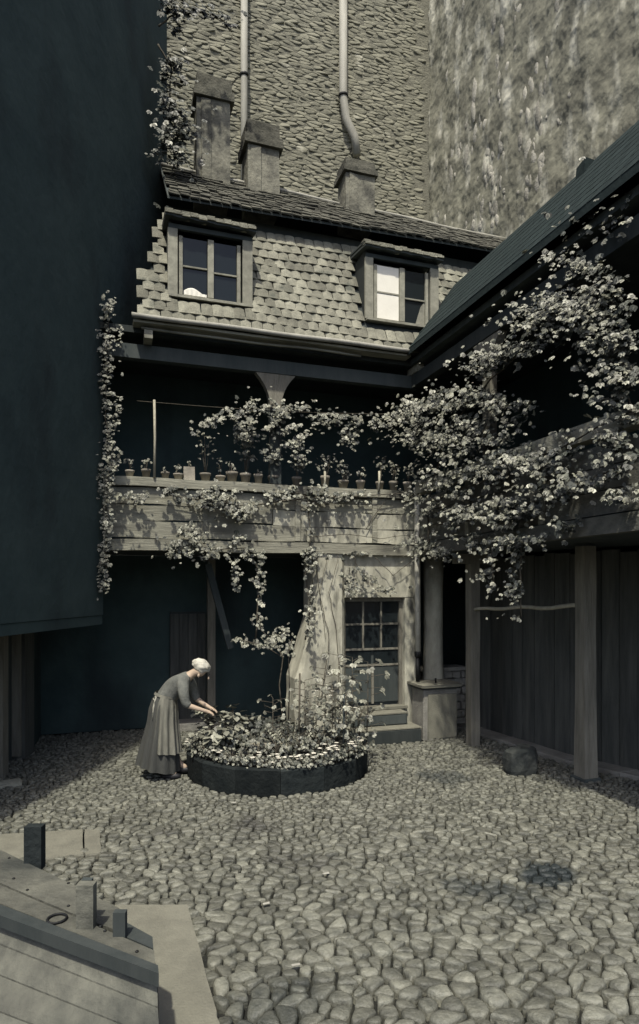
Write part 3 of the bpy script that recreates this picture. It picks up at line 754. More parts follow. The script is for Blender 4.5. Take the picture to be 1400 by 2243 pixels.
# slates on that slope
rs = MB(); nr = 9; A = Vector((e0[0],0,e0[1])); B = Vector((e1[0],0,e1[1])); nn = Vector((-(e1[1]-e0[1]),0,e1[0]-e0[0])).normalized()
for r in range(nr):
    v = -6.4
    while v < -.4+.9*r/nr:
        wd = random.uniform(.16,.24); p = A.lerp(B,r/nr)+Vector((0,v,0))+nn*(.004+random.uniform(0,.002)); q = A.lerp(B,(r+1.1)/nr)+Vector((0,v,0))+nn*.002
        rs.add([p,p+Vector((0,wd-.01,0)),q+Vector((0,wd-.01,0)),q,p-nn*.006,p+Vector((0,wd-.01,0))-nn*.006],[(3,2,1,0),(0,1,5,4)])
        v += wd
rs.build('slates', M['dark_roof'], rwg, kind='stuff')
# ground floor posts of the right wing
def wpost(px0, px1, py, w_, d_, label, flare=0):
    b0 = hz((px0+px1)/2, py); 
    t = thing('wooden_post', b0, label, 'post')
    mb = MB(); n = 8; vs = []; fs = []
    for k in range(n+1):
        z = 2.57*k/n; f_ = 1+flare*max(0,1-z/.9)
        for (i,j) in ((-1,-1),(1,-1),(1,1),(-1,1)): vs.append((b0.x+i*w_/2*f_+random.uniform(-.004,.004), b0.y+j*d_/2*f_+random.uniform(-.004,.004), z))
    for k in range(n):
        for i in range(4):
            j = (i+1)%4; fs.append((k*4+i,k*4+j,(k+1)*4+j,(k+1)*4+i))
    fs += [(3,2,1,0),(n*4,n*4+1,n*4+2,n*4+3)]
    mb.add(vs, fs).build('shaft', M['post'], t)
    return b0, t
pa, ta = wpost(1022,1050,1633,.135,.13,'slender wooden gallery post beside the stone bin')
MB().beam((pa.x-.28,pa.y,2.50),(pa.x+.28,pa.y,2.50),.12,.13).build('corbel', M['post'], ta)
pb, tb = wpost(1256,1310,1706,.155,.15,'thick wooden post standing on the cobbles right of the boulder', .16)
MB().box((pb.x-.11,pb.y-.11,-.02),(pb.x+.12,pb.y+.12,.03), bev=.01, jit=.004).build('foot_stone', M['boulder'] if 'boulder' in M else M['dark_wood'], tb)
A = Vector((pa.x,pa.y,0)); B = Vector((pb.x,pb.y,0))
pts_ = []
for k in range(13):
    t_ = k/12; q = A.lerp(B,t_); pts_.append((q.x-.02,q.y,1.80-.0*t_+(1.92-1.80)*t_*0+.012*math.sin(k*1.3)+.008*math.sin(k*.5)))
zl = hv(1045,1336,pa.y).z; zr = hv(1255,1326,pb.y).z
pts_ = [(p_[0],p_[1],zl+(zr-zl)*k/12+p_[2]-1.80) for k,p_ in enumerate(pts_)]
o = single('drying_pole', MB().tube(pts_, .022, n=8, r2=.026), M['cane'], pts_[0], 'pale crooked pole fixed between the two wooden posts', 'pole')
# plank fence
fn = thing('plank_fence', (1.2,-1.5,0), 'tall dark plank fence behind the wooden posts', 'fence')
v = .30
while v > -5.0:
    wd = random.uniform(.17,.25); ua, ub = fence_u(v), fence_u(v-wd+.012)
    off = random.uniform(-.006,.008); ln = random.uniform(-.02,.02)
    z0 = .035
    vs = [(ua+off,v,z0),(ub+off,v-wd+.012,z0),(ub+off,v-wd+.012,2.55+ln),(ua+off,v,2.55+ln)]
    MB().add([Vector(q) for q in vs]+[Vector(q)+Vector((.025,0,0)) for q in vs], [(0,1,2,3)[::-1],(7,6,5,4)[::-1],(0,4,5,1)[::-1],(1,5,6,2)[::-1],(2,6,7,3)[::-1],(3,7,4,0)[::-1]]).build('plank', M['fence'], fn)
    v -= wd
for z in (.5,2.0):
    for a_, b_ in zip(FENCE, FENCE[1:]): MB().beam(a_+Vector((.06,0,z)), b_+Vector((.06,0,z)), .05,.08).build('rail', M['dark_wood'], fn)
# boulder
bl = MB(); vs = []; fs = []; q = hz(1156,1700); nseg = 12
prof = [(.17,-.03),(.19,.06),(.185,.18),(.165,.26),(.10,.285)]
for r_, z in prof:
    for j in range(nseg):
        t_ = 2*PI*j/nseg; sq = 1/max(abs(math.cos(t_)),abs(math.sin(t_)))**.7
        k = r_*sq*(1+.10*noise.noise(Vector((math.cos(t_)*2,math.sin(t_)*2,z*9))))
        vs.append((q.x+.02+k*math.cos(t_)*1.02, q.y+.16+k*math.sin(t_)*.8, z+.02*math.cos(t_)))
for r_ in range(4):
    for j in range(nseg):
        k = (j+1)%nseg; fs.append((r_*nseg+j,r_*nseg+k,(r_+1)*nseg+k,(r_+1)*nseg+j))
fs.append(tuple(range(4*nseg,5*nseg)))
M['boulder'] = mat('dark_boulder', (.05,.054,.050), (.015,.019,.020), rough=.9, scale=5, bump=.9, bscale=16, var=0)
single('boulder', bl.add(vs, fs, False), M['boulder'], (q.x,q.y+.15,0), 'squat dark boulder on the cobbles between the two posts', 'boulder')

# ------------------------------------------------------------------ left house
lh = thing('left_house', (-4.8,0,0), 'tall dark house wall filling the left side of the court', 'house')
dA = Vector((.42,.908,0)).normalized(); A0 = Vector((-4.25,-.05,0)); nR = Vector((.908,-.42,0))
def lp(k, off=0): return A0+dA*k-nR*off
q = [lp(-3.6), lp(2.2), lp(2.2)+Vector((-3,0,0)), lp(-3.6)+Vector((-2.2,0,0))]
zt_ = (9.2,15.5,15.5,9.2); tp_ = [p_+Vector((0,0,z_)) for p_,z_ in zip(q,zt_)]; bt_ = [p_+Vector((0,0,5.5)) for p_ in q]
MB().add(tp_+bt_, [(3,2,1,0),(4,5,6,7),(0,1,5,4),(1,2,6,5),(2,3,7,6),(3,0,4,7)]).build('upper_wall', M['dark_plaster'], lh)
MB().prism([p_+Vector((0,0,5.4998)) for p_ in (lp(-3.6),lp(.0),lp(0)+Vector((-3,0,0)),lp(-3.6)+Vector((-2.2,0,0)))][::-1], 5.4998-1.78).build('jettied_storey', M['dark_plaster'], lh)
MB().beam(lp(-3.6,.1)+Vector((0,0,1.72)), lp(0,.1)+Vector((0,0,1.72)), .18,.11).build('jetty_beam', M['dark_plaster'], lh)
# ground floor of the left house with door jambs
g0 = Vector((-5.46,-.95,0)); g1 = Vector((-5.09,.53,0)); gd = (g1-g0).normalized()
def gwall(k0, k1, off, m, name, z0=0, z1=2.5, label=None, th=.25):
    a_ = g0+gd*k0; b_ = g0+gd*k1; n_ = Vector((gd.y,-gd.x,0)); a_ = a_+n_*off; b_ = b_+n_*off
    poly = [a_,b_,b_-n_*th,a_-n_*th]; return MB().prism([p_+Vector((0,0,z1)) for p_ in poly][::-1], z1-z0).build(name, m, lh, label)
LG = (g1-g0).length
gwall(LG-.30,LG,.0,M['fence'],'door_jamb'); gwall(LG-.34,LG-.305,-.04,M['post'],'door_edge',.05,2.2); gwall(.62,LG-.345,-.14,M['dark_wood'],'door',.02,2.4)
gwall(-2.5,.61,.02,M['plaster'],'wall',0,2.5,'plastered ground floor wall at the left edge')
gwall(.45,.60,.06,M['post'],'door_post')
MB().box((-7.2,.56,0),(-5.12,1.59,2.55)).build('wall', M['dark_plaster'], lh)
# ------------------------------------------------------------------ foliage tools
LT = np.array([(0,0,0),(-.30,.22,.04),(-.42,.55,.02),(0,1,-.12),(.42,.55,.02),(.30,.22,.04),(0,.5,-.05)])
LF = [(0,6,1),(1,6,2),(2,6,3),(3,6,4),(4,6,5),(5,6,0)]
def leaf_mesh(name, items, m, parent, kind='stuff'):
    """items: (pos, dir, up, size, width)"""
    V = []; Fc = []; off = wloc(parent) if parent is not None else Vector()
    for (p, d_, up, s, wd) in items:
        d_ = d_.normalized(); x = d_.cross(up)
        if x.length < 1e-4: x = Vector((1,0,0))
        x.normalize(); z = x.cross(d_)
        k = len(V); q = p-off
        for a in LT: V.append(tuple(q+x*(a[0]*s*wd)+d_*(a[1]*s)+z*(a[2]*s)))
        Fc += [tuple(i+k for i in f) for f in LF]
    me = bpy.data.meshes.new(name); me.from_pydata(V, [], Fc); me.materials.append(m)
    me.polygons.foreach_set('use_smooth', [False]*len(Fc)); me.update()
    o = bpy.data.objects.new(name, me); COL.objects.link(o); o.parent = parent
    if kind: o['kind'] = kind
    return o
def rnd(a=1.0): return Vector((random.gauss(0,a),random.gauss(0,a),random.gauss(0,a)))
def sprig(p, out, s, items, n=5):              # palmate leaf: leaflets radiating from one point, drooping
    up = (Vector((0,0,1))*1.1+Vector((-.2,-.7,0))+out*.5+rnd(.5)).normalized()
    a0 = out+rnd(.5); a0 = a0-up*a0.dot(up)
    if a0.length < .01: a0 = Vector((1,0,0))
    a0.normalize()
    for k in range(n):
        ang = (k-(n-1)/2)*.75; dd = Matrix.Rotation(ang,3,up) @ a0
        dd = dd-Vector((0,0,.35))
        items.append((p+dd*s*.1, dd, up, s*(1-.12*abs(k-(n-1)/2)), .9))
def blobs(spec, plane, out, size, depth, nl=4, dens=1.0, ang=None, thr=0, seed=0):
    """spec: (px,py,rx,ry,count) discs of foliage on a wall plane"""
    items = []
    for (px,py,rx,ry,n) in spec:
        for _ in range(int(n*dens)):
            while True:
                a, b_ = random.uniform(-1.15,1.15), random.uniform(-1.15,1.15)
                if a*a+b_*b_ < .7+.6*noise.noise(Vector((px*.1+a,py*.1+b_,0))): break
            if ang is not None:                    # shoots: leaves gather along sweeping strands with gaps between
                X_, Y_ = px+a*rx, py+b_*ry; an = ang(X_, Y_); ca, sa = math.cos(an), math.sin(an)
                g_ = noise.noise(Vector(((X_*ca+Y_*sa)/70, (-X_*sa+Y_*ca)/17, 4+seed)))+.45*noise.noise(Vector((X_/45, Y_/45, 8+seed)))
                if g_ < thr: continue
            if random.random() < .14: a, b_ = random.gauss(0,1.0), random.gauss(0,1.0)
            d_ = abs(random.gauss(0,depth)); q = plane(px+a*rx, py+b_*ry)+out*d_
            sprig(q, out, size*random.choice((.6,.8,1.0,1.15,1.5)), items, nl)
    return items
def stroke(pts, r, n):                          # discs along a polyline
    out = []; L = [math.dist(pts[i],pts[i+1]) for i in range(len(pts)-1)]; T = sum(L)
    m = max(2, int(T/ (r*1.1)))
    for k in range(m+1):
        t = T*k/m; i = 0
        while i < len(L)-1 and t > L[i]: t -= L[i]; i += 1
        f_ = min(1,t/L[i]); x = pts[i][0]+(pts[i+1][0]-pts[i][0])*f_; y = pts[i][1]+(pts[i+1][1]-pts[i][1])*f_
        out.append((x,y,r*random.uniform(.7,1.2),r*random.uniform(.6,1.1),max(1,n/(m+1))*random.uniform(.6,1.4)+.5))
    return out
def stems(name, lines, plane, out, r, parent, m=None):
    mb = MB()
    for ln in lines:
        P3 = []
        for i in range(len(ln)-1):
            for k in range(5):
                t = k/5; P3.append(plane(ln[i][0]+(ln[i+1][0]-ln[i][0])*t, ln[i][1]+(ln[i+1][1]-ln[i][1])*t)+out*random.uniform(.01,.035)+rnd(.006))
        P3.append(plane(*ln[-1])+out*.02); mb.tube(P3, r, n=5, r2=r*.5)
    return mb.build(name, m or M['stem'], parent)
plV = lambda px,py: hv(px,py,-.08)
plU = lambda px,py: hu(px,py,-.09)
oV, oU = Vector((0,-1,0)), Vector((-1,0,0))

# --- vine on the front gallery
fv = thing('climbing_vine', plV(700,1200), 'leafy vine draped along the front gallery parapet and down to the door', 'vine')
spec = []
spec += stroke([(440,935),(500,905),(600,892),(690,912),(760,918),(830,925),(900,908)], 18, 150)
spec += [(540,945,32,26,34),(605,925,50,28,60),(640,955,32,30,34),(655,1000,26,28,20),(700,935,28,16,16),(765,960,32,24,26),(790,930,40,20,30),(590,990,24,22,14)]
spec += stroke([(640,1075),(690,1085),(790,1090)], 24, 70)+stroke([(370,1082),(440,1095),(540,1110),(610,1090)], 26, 95)
spec += [(480,1080,50,22,34),(520,1120,40,26,30),(890,1085,20,14,8),(420,1170,34,26,22),(380,1205,30,20,18),(440,1205,44,26,34),(520,1190,26,20,14),(545,1210,18,16,8)]
spec += stroke([(660,1210),(720,1220),(820,1210)], 10, 14)+stroke([(672,1100),(680,1180),(668,1260),(680,1330),(668,1400)], 12, 40)+stroke([(570,1210),(566,1260),(566,1320)], 7, 12)+stroke([(510,1220),(515,1300)], 7, 9)
spec += [(770,1255,24,16,16),(800,1270,28,16,18),(835,1290,22,14,12),(765,1290,20,18,10),(870,1300,20,8,6),(300,1090,30,14,8),(270,1085,20,14,6)]
aV = lambda x,y: .12*math.sin(x/60)
leaf_mesh('leaves', blobs(spec, plV, oV, .037, .13, 3, 3.2, aV, -.06), M['leaf'], fv)
leaf_mesh('shade_painted_leaves', blobs(spec, plV, oV, .040, .05, 3, 2.0, aV, -.12), M['leafd'], fv)
stems('stem', [[(668,1400),(680,1330),(668,1260),(680,1180),(672,1090),(640,1075)],[(672,1090),(740,1090),(900,1080)],[(672,1090),(540,1110),(370,1085)],[(560,1400),(566,1260),(545,1200),(440,1205)]], plV, oV, .012, fv)
stems('thin_stem', [[(700,1560),(720,1400),(700,1300),(715,1220)],[(745,1500),(735,1380),(720,1300),(740,1215)],[(770,1215),(790,1260),(850,1290)],[(690,1215),(700,1300),(712,1400)],[(680,1176),(760,1170),(830,1180),(905,1172)],[(800,1160),(840,1100),(850,1080)],[(820,1220),(860,1260),(900,1230)]], lambda x,y: hv(x,y,-.045), oV, .006, fv)
# garland wire
single('garland_wire', MB().tube([hv(300+ (950-300)*k/20, 878+ (30*k/20)+8*math.sin(k/20*PI), -.05) for k in range(21)], .004, n=5), M['stem'], hv(300,880,-.05), 'thin sagging wire carrying the vine above the flower pots', 'wire')
# --- big vine on the right wing
rv = thing('climbing_vine', plU(1150,1150), 'dense mass of vine covering the side gallery at right', 'vine')
spec = []
spec += stroke([(915,905),(980,880),(1040,840),(1085,805),(1130,770),(1180,725),(1230,690),(1270,640)], 26, 300)
spec += [(960,930,50,35,80),(1030,890,55,45,120),(1060,950,45,50,95),(1000,980,60,35,90),(930,960,28,28,22),(1100,880,30,30,34),(960,1040,40,26,50),(1020,1060,55,35,90),(1085,1040,45,40,60),(1110,975,40,40,50),(950,1110,26,30,30),(945,1190,26,24,26),(980,1215,36,20,22),(1010,1130,45,30,50),(1090,1120,50,32,60),(1060,1180,40,18,24),(1150,1110,40,30,45)]
spec += stroke([(1120,1150),(1200,1110),(1250,1070),(1330,1050),(1400,1010)], 24, 90)+stroke([(1120,1190),(1200,1180),(1280,1140)], 16, 36)+stroke([(1110,1000),(1180,980),(1240,960),(1300,930)], 14, 40)
spec += [(1150,1010,40,22,36),(1210,1020,40,24,36),(1260,1000,40,20,26),(1230,1060,40,22,30),(1230,740,44,34,60),(1180,760,34,24,28),(1290,660,46,34,60),(1330,600,40,30,26),(1290,590,22,24,14),(1270,570,12,10,5),(1360,650,36,40,36),(1330,700,44,36,55),(1380,740,34,40,50),(1340,770,44,34,60),(1390,820,26,40,30),(1320,800,30,30,24),(1350,860,30,26,20),(1390,900,22,40,18),(1370,960,36,30,24),(1340,1010,30,20,14),(1390,1080,26,20,12),(1160,890,30,24,20),(1130,930,30,20,10)]
spec += stroke([(1080,1200),(1088,1290)], 7, 10)+stroke([(1145,1190),(1146,1350)], 8, 20)
spec += [(1320,520,60,70,10),(1380,470,40,60,8),(1280,480,20,20,2)]
aU = lambda x,y: -.75 if y < 900+(x-900)*-.35 else -.32
leaf_mesh('leaves', blobs(spec, plU, oU, .038, .24, 3, 4.2, aU, .0), M['leaf'], rv)
leaf_mesh('shade_painted_leaves', blobs(spec, plU, oU, .042, .10, 3, 2.8, aU, -.15), M['leafd'], rv)
stems('stem', [[(945,1230),(940,1100),(980,950),(1080,830),(1200,720),(1290,600)],[(940,1100),(1050,1060),(1200,1000),(1390,900)],[(960,1150),(1100,1130),(1250,1070),(1400,1010)],[(1250,700),(1330,760),(1390,900)],[(1145,1180),(1146,1350)],[(1080,1190),(1088,1290)]], plU, oU, .014, rv)
# --- ivy strip at the left corner
iv = thing('ivy', hv(230,1300,-.15), 'narrow strip of ivy climbing the dark left corner of the gallery', 'ivy')
spec = stroke([(240,665),(236,760),(232,860),(240,960),(238,1060),(236,1140),(228,1220),(226,1290)], 15, 330)+[(262,740,12,30,8),(256,900,14,50,20),(252,1000,14,40,20),(215,730,10,20,4),(222,1050,12,60,14)]
leaf_mesh('leaves', blobs(spec, lambda x,y: hv(x,y,-.16), oV, .034, .07, 3, 1.7), M['leaf'], iv)
stems('stem', [[(229,1296),(232,1200),(238,1000),(232,860),(238,670)]], lambda x,y: hv(x,y,-.15), oV, .012, iv)
# --- vine hanging from the roof top at upper left
tvn = thing('hanging_vine', hv(380,400,1.0), 'leafy branches hanging in front of the tall chimney at upper left', 'vine')
P1 = lambda x,y: hv(x,y,.95)
spec = [(372,20,30,24,26),(385,60,18,20,10),(375,150,26,26,26),(385,185,20,14,10),(362,240,22,30,22),(385,270,34,30,34),(375,310,34,34,40),(405,300,26,26,18),(380,350,34,22,26),(350,200,10,60,10),(345,320,12,60,12)]+stroke([(390,30),(440,30),(480,40),(508,70)], 5, 12)
leaf_mesh('leaves', blobs(spec, P1, Vector((.3,-1,0)).normalized(), .060, .10, 3, 2.6), M['leafd'], tvn)  # most leaves darkened, their unlit look is in the colour
leaf_mesh('lit_tone_leaves', blobs(spec, P1, Vector((.3,-1,0)).normalized(), .055, .14, 3, .5), M['leaf'], tvn)  # paler copy stands for the few leaves in sun
stems('branch', [[(345,60),(390,28),(440,28),(480,42),(508,72)],[(345,100),(375,150),(370,240),(385,330),(372,390)]], P1, oV, .014, tvn)
# dark creeper on the roof slope at the far right
# ------------------------------------------------------------------ pots and plants on the gallery
def pot(px, py_base, w_px, h_px, label, plant=None, box=False, v=.0):
    b0 = hv(px, py_base, .03+v); Y = pr(b0)[2]; k = Y/F; r = w_px*k/2; h = h_px*k; b0.z = 3.502
    t = thing('potted_plant', b0, label, 'potted plant', 'flower pots along the gallery rail')
    if box: MB().box((b0.x-r,b0.y-r*.7,b0.z),(b0.x+r,b0.y+r*.7,b0.z+h), jit=.004).build('pot', M['terra'], t)
    else: MB().lathe(b0, [(r*.68,0),(r*.9,h*.72),(r*1.02,h*.74),(r*1.04,h),(r*.9,h),(r*.85,h*.86)], n=12).build('pot', M['terra'], t)
    items = []; sm = MB()
    if plant:
        H_, R_, n, s = plant; H_ *= k; R_ *= k
        ns = max(2,int(R_/.03)+1)
        for q_ in range(ns):
            tip = b0+Vector((random.uniform(-R_,R_)*.5, random.uniform(-.03,.05), h+H_*random.uniform(.6,.95)))
            sm.tube([b0+Vector((0,0,h*.8)), b0.lerp(tip,.5)+rnd(.012), tip], .005, n=5, r2=.003)
        for _ in range(n):
            p_ = b0+Vector((random.uniform(-1,1)*R_*.8, random.gauss(0,.05)-.01, h+H_*random.uniform(.35,1.05)))
            sprig(p_, Vector((random.uniform(-1,1),-.6,.2)), s*random.uniform(.7,1.2), items, 3)
        sm.build('stem', M['stem'], t); leaf_mesh('foliage', items, M['leaf2'], t)
    return t
PL = [(284,1022,20,16,'small pot at the left end of the gallery rail beside the ivy',(26,12,9,.035)),
 (320,1024,20,20,'pot with a low pale plant just left of the thin upright cane',(20,12,9,.035)),
 (362,1027,18,16,'pale round pot just right of the thin upright cane',(8,7,3,.03)),
 (391,1028,22,14,'small pot with spreading leaves, second right of the cane',(20,12,9,.035)),
 (414,1030,24,30,'square pale box pot standing taller than its neighbours',(14,6,3,.03)),
 (450,1031,24,18,'pot with the tall thin twiggy plant left of the leafy bush',(92,24,26,.04)),
 (483,1032,22,14,'low dish between the twiggy plant and the leafy bush',(36,10,8,.035)),
 (508,1033,26,24,'wide pot with short stiff leaves left of the leafy bush',(26,10,8,.035)),
 (538,1034,24,22,'dark pot with the tall bushy plant at mid gallery',(88,30,50,.05)),
 (566,1034,20,22,'round pale pot right of the bushy plant, below the bracket',(10,7,4,.03)),
 (600,1036,28,20,'fern pot under the fan shaped bracket',(50,24,26,.045)),
 (650,1038,22,20,'pot half hidden by hanging vine right of the bracket',(30,16,18,.04)),
 (712,1040,20,26,'pot with a round bushy fern near mid parapet',(46,24,40,.035)),
 (752,1042,24,18,'pot with dense flowering leaves right of the round fern',(34,24,28,.04)),
 (790,1043,20,20,'pale pot with few leaves left of the white stake',(26,10,9,.04)),
 (832,1044,18,20,'pot with broad drooping leaves behind the white stake',(54,20,14,.05)),
 (862,1045,20,22,'pot next to last before the corner downpipe',(40,16,16,.04)),
 (893,1046,20,22,'last pot of the rail, beside the corner downpipe',(36,16,16,.04))]
for q in PL: pot(q[0], q[1], q[2], q[3], q[4], q[5], box='square' in q[4])
for (x0,y0,x1,y1,lab) in ((338,1046,338,876,'tall thin upright cane at the left of the gallery parapet'),(710,1072,712,1032,'short pale stake on the parapet under the round fern'),(829,1076,831,1032,'short white stake on the parapet near the downpipe')):
    a_ = hv(x0,y0,-.085); b_ = hv(x1,y1,-.085); single('cane', MB().tube([a_,a_.lerp(b_,.5)+Vector((.008,0,0)),b_], .016, n=6), M['cane'], a_, lab, 'cane')

# ------------------------------------------------------------------ round flower bed
fb = thing('planter', PC, 'low round planter with a dark curved rim full of plants', 'planter')
nseg = 14
for k in range(nseg):
    hh_ = random.uniform(-.022,.012)
    a0, a1 = 2*PI*k/nseg+.002, 2*PI*(k+1)/nseg-.002
    p_ = []
    for (r_, z_) in ((PRAD,-.02),(PRAD+.01,.245),(PRAD-.02,.262),(PRAD-.06,.262),(PRAD-.07,-.02)): p_.append((r_+random.uniform(-.006,.006),z_+(hh_+random.uniform(-.006,.006) if z_ > 0 else 0)))
    vs = [PC+Vector((r_*math.cos(a),r_*math.sin(a),z_)) for a in (a0,(a0+a1)/2,a1) for (r_,z_) in [(q_[0]*(math.cos((a1-a0)/2) if a == (a0+a1)/2 else 1)+(.012 if a == (a0+a1)/2 else 0),q_[1]) for q_ in p_]]
    fs = []
    for j in range(2):
        for i in range(5):
            q_ = (i+1)%5; fs.append((j*5+i,(j+1)*5+i,(j+1)*5+q_,j*5+q_))
    fs += [(0,1,2,3,4),(14,13,12,11,10)]
    MB().add(vs, fs).build('rim_board', M['rim'], fb)
mb = MB(); mb.lathe(PC, [(PRAD-.085,0),(PRAD-.085,.20),(PRAD*.6,.25),(.1,.27)], n=24); mb.build('soil', M['soil'], fb)
def bedpos(px, depth):                          # camera-frame depth Y -> point on bed
    X = (px-700)/F*depth; return camf(X, depth, .24)
def plant(name, px, py_top, depth, rpx, n, s, label, cat='plant', mode='bush', nl=3, m='leaf2', group=None, flowers=0):
    b0 = bedpos(px, depth); ztop = H+(HY-py_top)/F*depth; hgt = max(.06, ztop-b0.z); R_ = rpx*depth/F
    t = thing(name, b0, label, cat, group); items = []; sm = MB()
    ns = {'bush':6,'broad':11,'tall':1,'low':5,'fern':12}[mode]
    tips = []
    for q_ in range(ns):
        a = random.uniform(0,2*PI); rr = R_*random.uniform(.2,.95) if mode != 'tall' else 0
        tip = b0+Vector((math.cos(a)*rr, math.sin(a)*rr, hgt*random.uniform(.55,1.0) if mode != 'tall' else hgt))
        mid = b0.lerp(tip,.5)+Vector((-math.cos(a)*rr*.2,-math.sin(a)*rr*.2,hgt*.12 if mode != 'tall' else 0))
        sm.tube([b0+Vector((math.cos(a)*.02,math.sin(a)*.02,-.02)),mid,tip], .006 if mode != 'tall' else .009, n=5, r2=.003); tips.append((tip,a))
    if mode == 'broad':
        for tip,a in tips:
            for _ in range(max(1,n//ns)):
                d_ = Vector((math.cos(a),math.sin(a),-.35))+rnd(.35); items.append((tip+rnd(.03), d_, Vector((0,0,1))+rnd(.25), s*random.uniform(.7,1.2), 1.0))
    elif mode == 'fern':
        for tip,a in tips:
            for k in range(10):
                t_ = .25+.75*k/9; p_ = b0.lerp(tip,t_)
                for sg in (-1,1):
                    d_ = Vector((-math.sin(a)*sg,math.cos(a)*sg,-.25))+Vector((math.cos(a),math.sin(a),0))*.5; items.append((p_, d_, Vector((0,0,1)), s*(1-.5*t_), .5))
    elif mode == 'tall':
        for k in range(n):
            t_ = .25+.75*k/max(1,n-1); a = k*2.4; p_ = b0+Vector((0,0,hgt*t_)); l = R_*random.uniform(.5,1.0)
            q2 = p_+Vector((math.cos(a)*l,math.sin(a)*l*.6,.03)); sm.tube([p_,q2], .003, n=4)
            sprig(q2, Vector((math.cos(a),math.sin(a),0)), s*random.uniform(.8,1.1), items, nl)
    else:
        for _ in range(n):
            a = random.uniform(0,2*PI); rr = R_*random.random()**.5; z = hgt*random.uniform(.15,1.0)**(.7)*(1-.35*(rr/R_)**2)
            sprig(b0+Vector((math.cos(a)*rr,math.sin(a)*rr,z)), Vector((math.cos(a),math.sin(a),.2)), s*random.uniform(.7,1.2), items, nl)
    sm.build('stem', M['stem'], t)
    if m == 'leaf2' and mode == 'bush':
        random.shuffle(items); k_ = int(len(items)*.4); leaf_mesh('shade_painted_foliage', items[:k_], M['leafd'], t); items = items[k_:]
    leaf_mesh('foliage', items, M[m], t)
    if flowers:
        it = []
        for _ in range(flowers):
            a = random.uniform(0,2*PI); rr = R_*random.random()**.5; p_ = b0+Vector((math.cos(a)*rr,math.sin(a)*rr,hgt*random.uniform(.7,1.08)))
            for k in range(5):
                an = k*2*PI/5; it.append((p_, Vector((math.cos(an),math.sin(an),.35)), Vector((0,0,1)), .028, 1.3))
        leaf_mesh('flowers', it, M['petal'], t)
    return t
# small standard tree with flat crown
tb0 = bedpos(625,7.5); tr = thing('small_tree', tb0, 'slim young tree with a flat leafy crown in the middle of the planter', 'tree')
kk = 7.5/F
def tp(px,py,dd=0): return camf((px-700)*kk/7.5*(7.5+dd), 7.5+dd, H+(HY-py)*kk)
mb = MB(); mb.tube([tb0, tp(612,1500), tp(620,1440), tp(600,1405)], .010, n=6, r2=.006); mb.tube([tb0+Vector((.03,0,0)), tp(634,1500), tp(632,1430), tp(640,1400)], .009, n=6, r2=.005)
mb.tube([tp(620,1440),tp(580,1415),tp(530,1402)], .005, n=5); mb.tube([tp(600,1405),tp(572,1380),tp(568,1350)], .005, n=5); mb.tube([tp(632,1430),tp(618,1390),tp(622,1375)], .005, n=5)
mb.build('trunk', M['stem'], tr)
items = []
for (px,py,rx,ry,n) in [(535,1405,26,12,22),(575,1412,34,14,40),(615,1400,28,20,44),(632,1422,16,14,18),(565,1365,16,22,20),(618,1380,16,12,14),(515,1402,10,7,6),(640,1435,8,8,5),(595,1398,30,14,24)]:
    for _ in range(n):
        sprig(tp(px+random.gauss(0,rx*.5), py+random.gauss(0,ry*.5), random.gauss(0,.15)), Vector((random.uniform(-1,1),-.5,.1)), .038*random.uniform(.7,1.2), items, 3)
leaf_mesh('crown', items, M['leaf2'], tr)
plant('flowering_plant', 742,1436,7.75,34,10,.095,'tall plant with pale flat topped leaves in front of the plaster pillar',mode='tall',nl=5)
plant('flowering_plant', 712,1465,7.7,34,26,.06,'loose leafy stem left of the flat topped plant, against the pillar',mode='tall',nl=4)
plant('leafy_stem', 772,1440,7.6,30,18,.07,'tall leafy stem standing before the left half of the door',mode='tall',nl=4)
plant('leafy_stem', 806,1450,7.35,50,18,.07,'tall branching stem reaching in front of the door panes',mode='tall',nl=4)
plant('broadleaf_plant', 468,1542,7.35,46,80,.10,'broad leaved plant that the woman is reaching for',mode='broad')
plant('broadleaf_plant', 515,1548,7.45,44,80,.10,'broad leaved plant right of the one in reach of the woman',mode='broad')
plant('broadleaf_plant', 442,1590,7.1,34,60,.08,'lower broad leaved plant at the left rim beside the skirt',mode='broad')
plant('fern', 640,1568,7.0,55,12,.10,'drooping fern with arching fronds in the middle of the planter',mode='fern')
plant('shrub', 690,1500,7.55,44,120,.042,'fine leaved shrub behind the fern at the foot of the pillar',m='leaf2')
plant('shrub', 735,1520,7.15,48,130,.044,'bushy shrub at the right side of the planter',flowers=8)
plant('leafy_stem', 668,1490,7.35,34,22,.055,'slender branching stem rising before the left flank of the pillar',mode='tall',nl=4)
plant('leafy_stem', 728,1500,7.0,38,24,.055,'leafy stem at the right of the planter crossing the foot of the pillar',mode='tall',nl=4)
plant('leafy_stem', 758,1520,6.95,36,22,.06,'rightmost upright leafy stem in the planter, beside the dark stake',mode='tall',nl=4)
plant('leafy_stem', 598,1530,7.2,36,20,.05,'leafy stem left of the fern under the slim tree',mode='tall',nl=4)
plant('shrub', 560,1565,7.7,46,170,.05,'dark shrub at the back of the planter under the slim tree',m='leafd')
plant('shrub', 610,1570,7.6,40,150,.05,'dark shrub at the back of the planter between fern and slim tree',m='leafd')
plant('shrub', 782,1535,7.45,44,90,.045,'small shrub leaning out towards the stone steps')
plant('shrub', 530,1600,7.1,40,90,.045,'low shrub behind the pale board in the planter')
plant('iris_clump', 482,1590,6.95,34,70,.11,'clump of long narrow leaves at the front left of the planter',mode='broad')
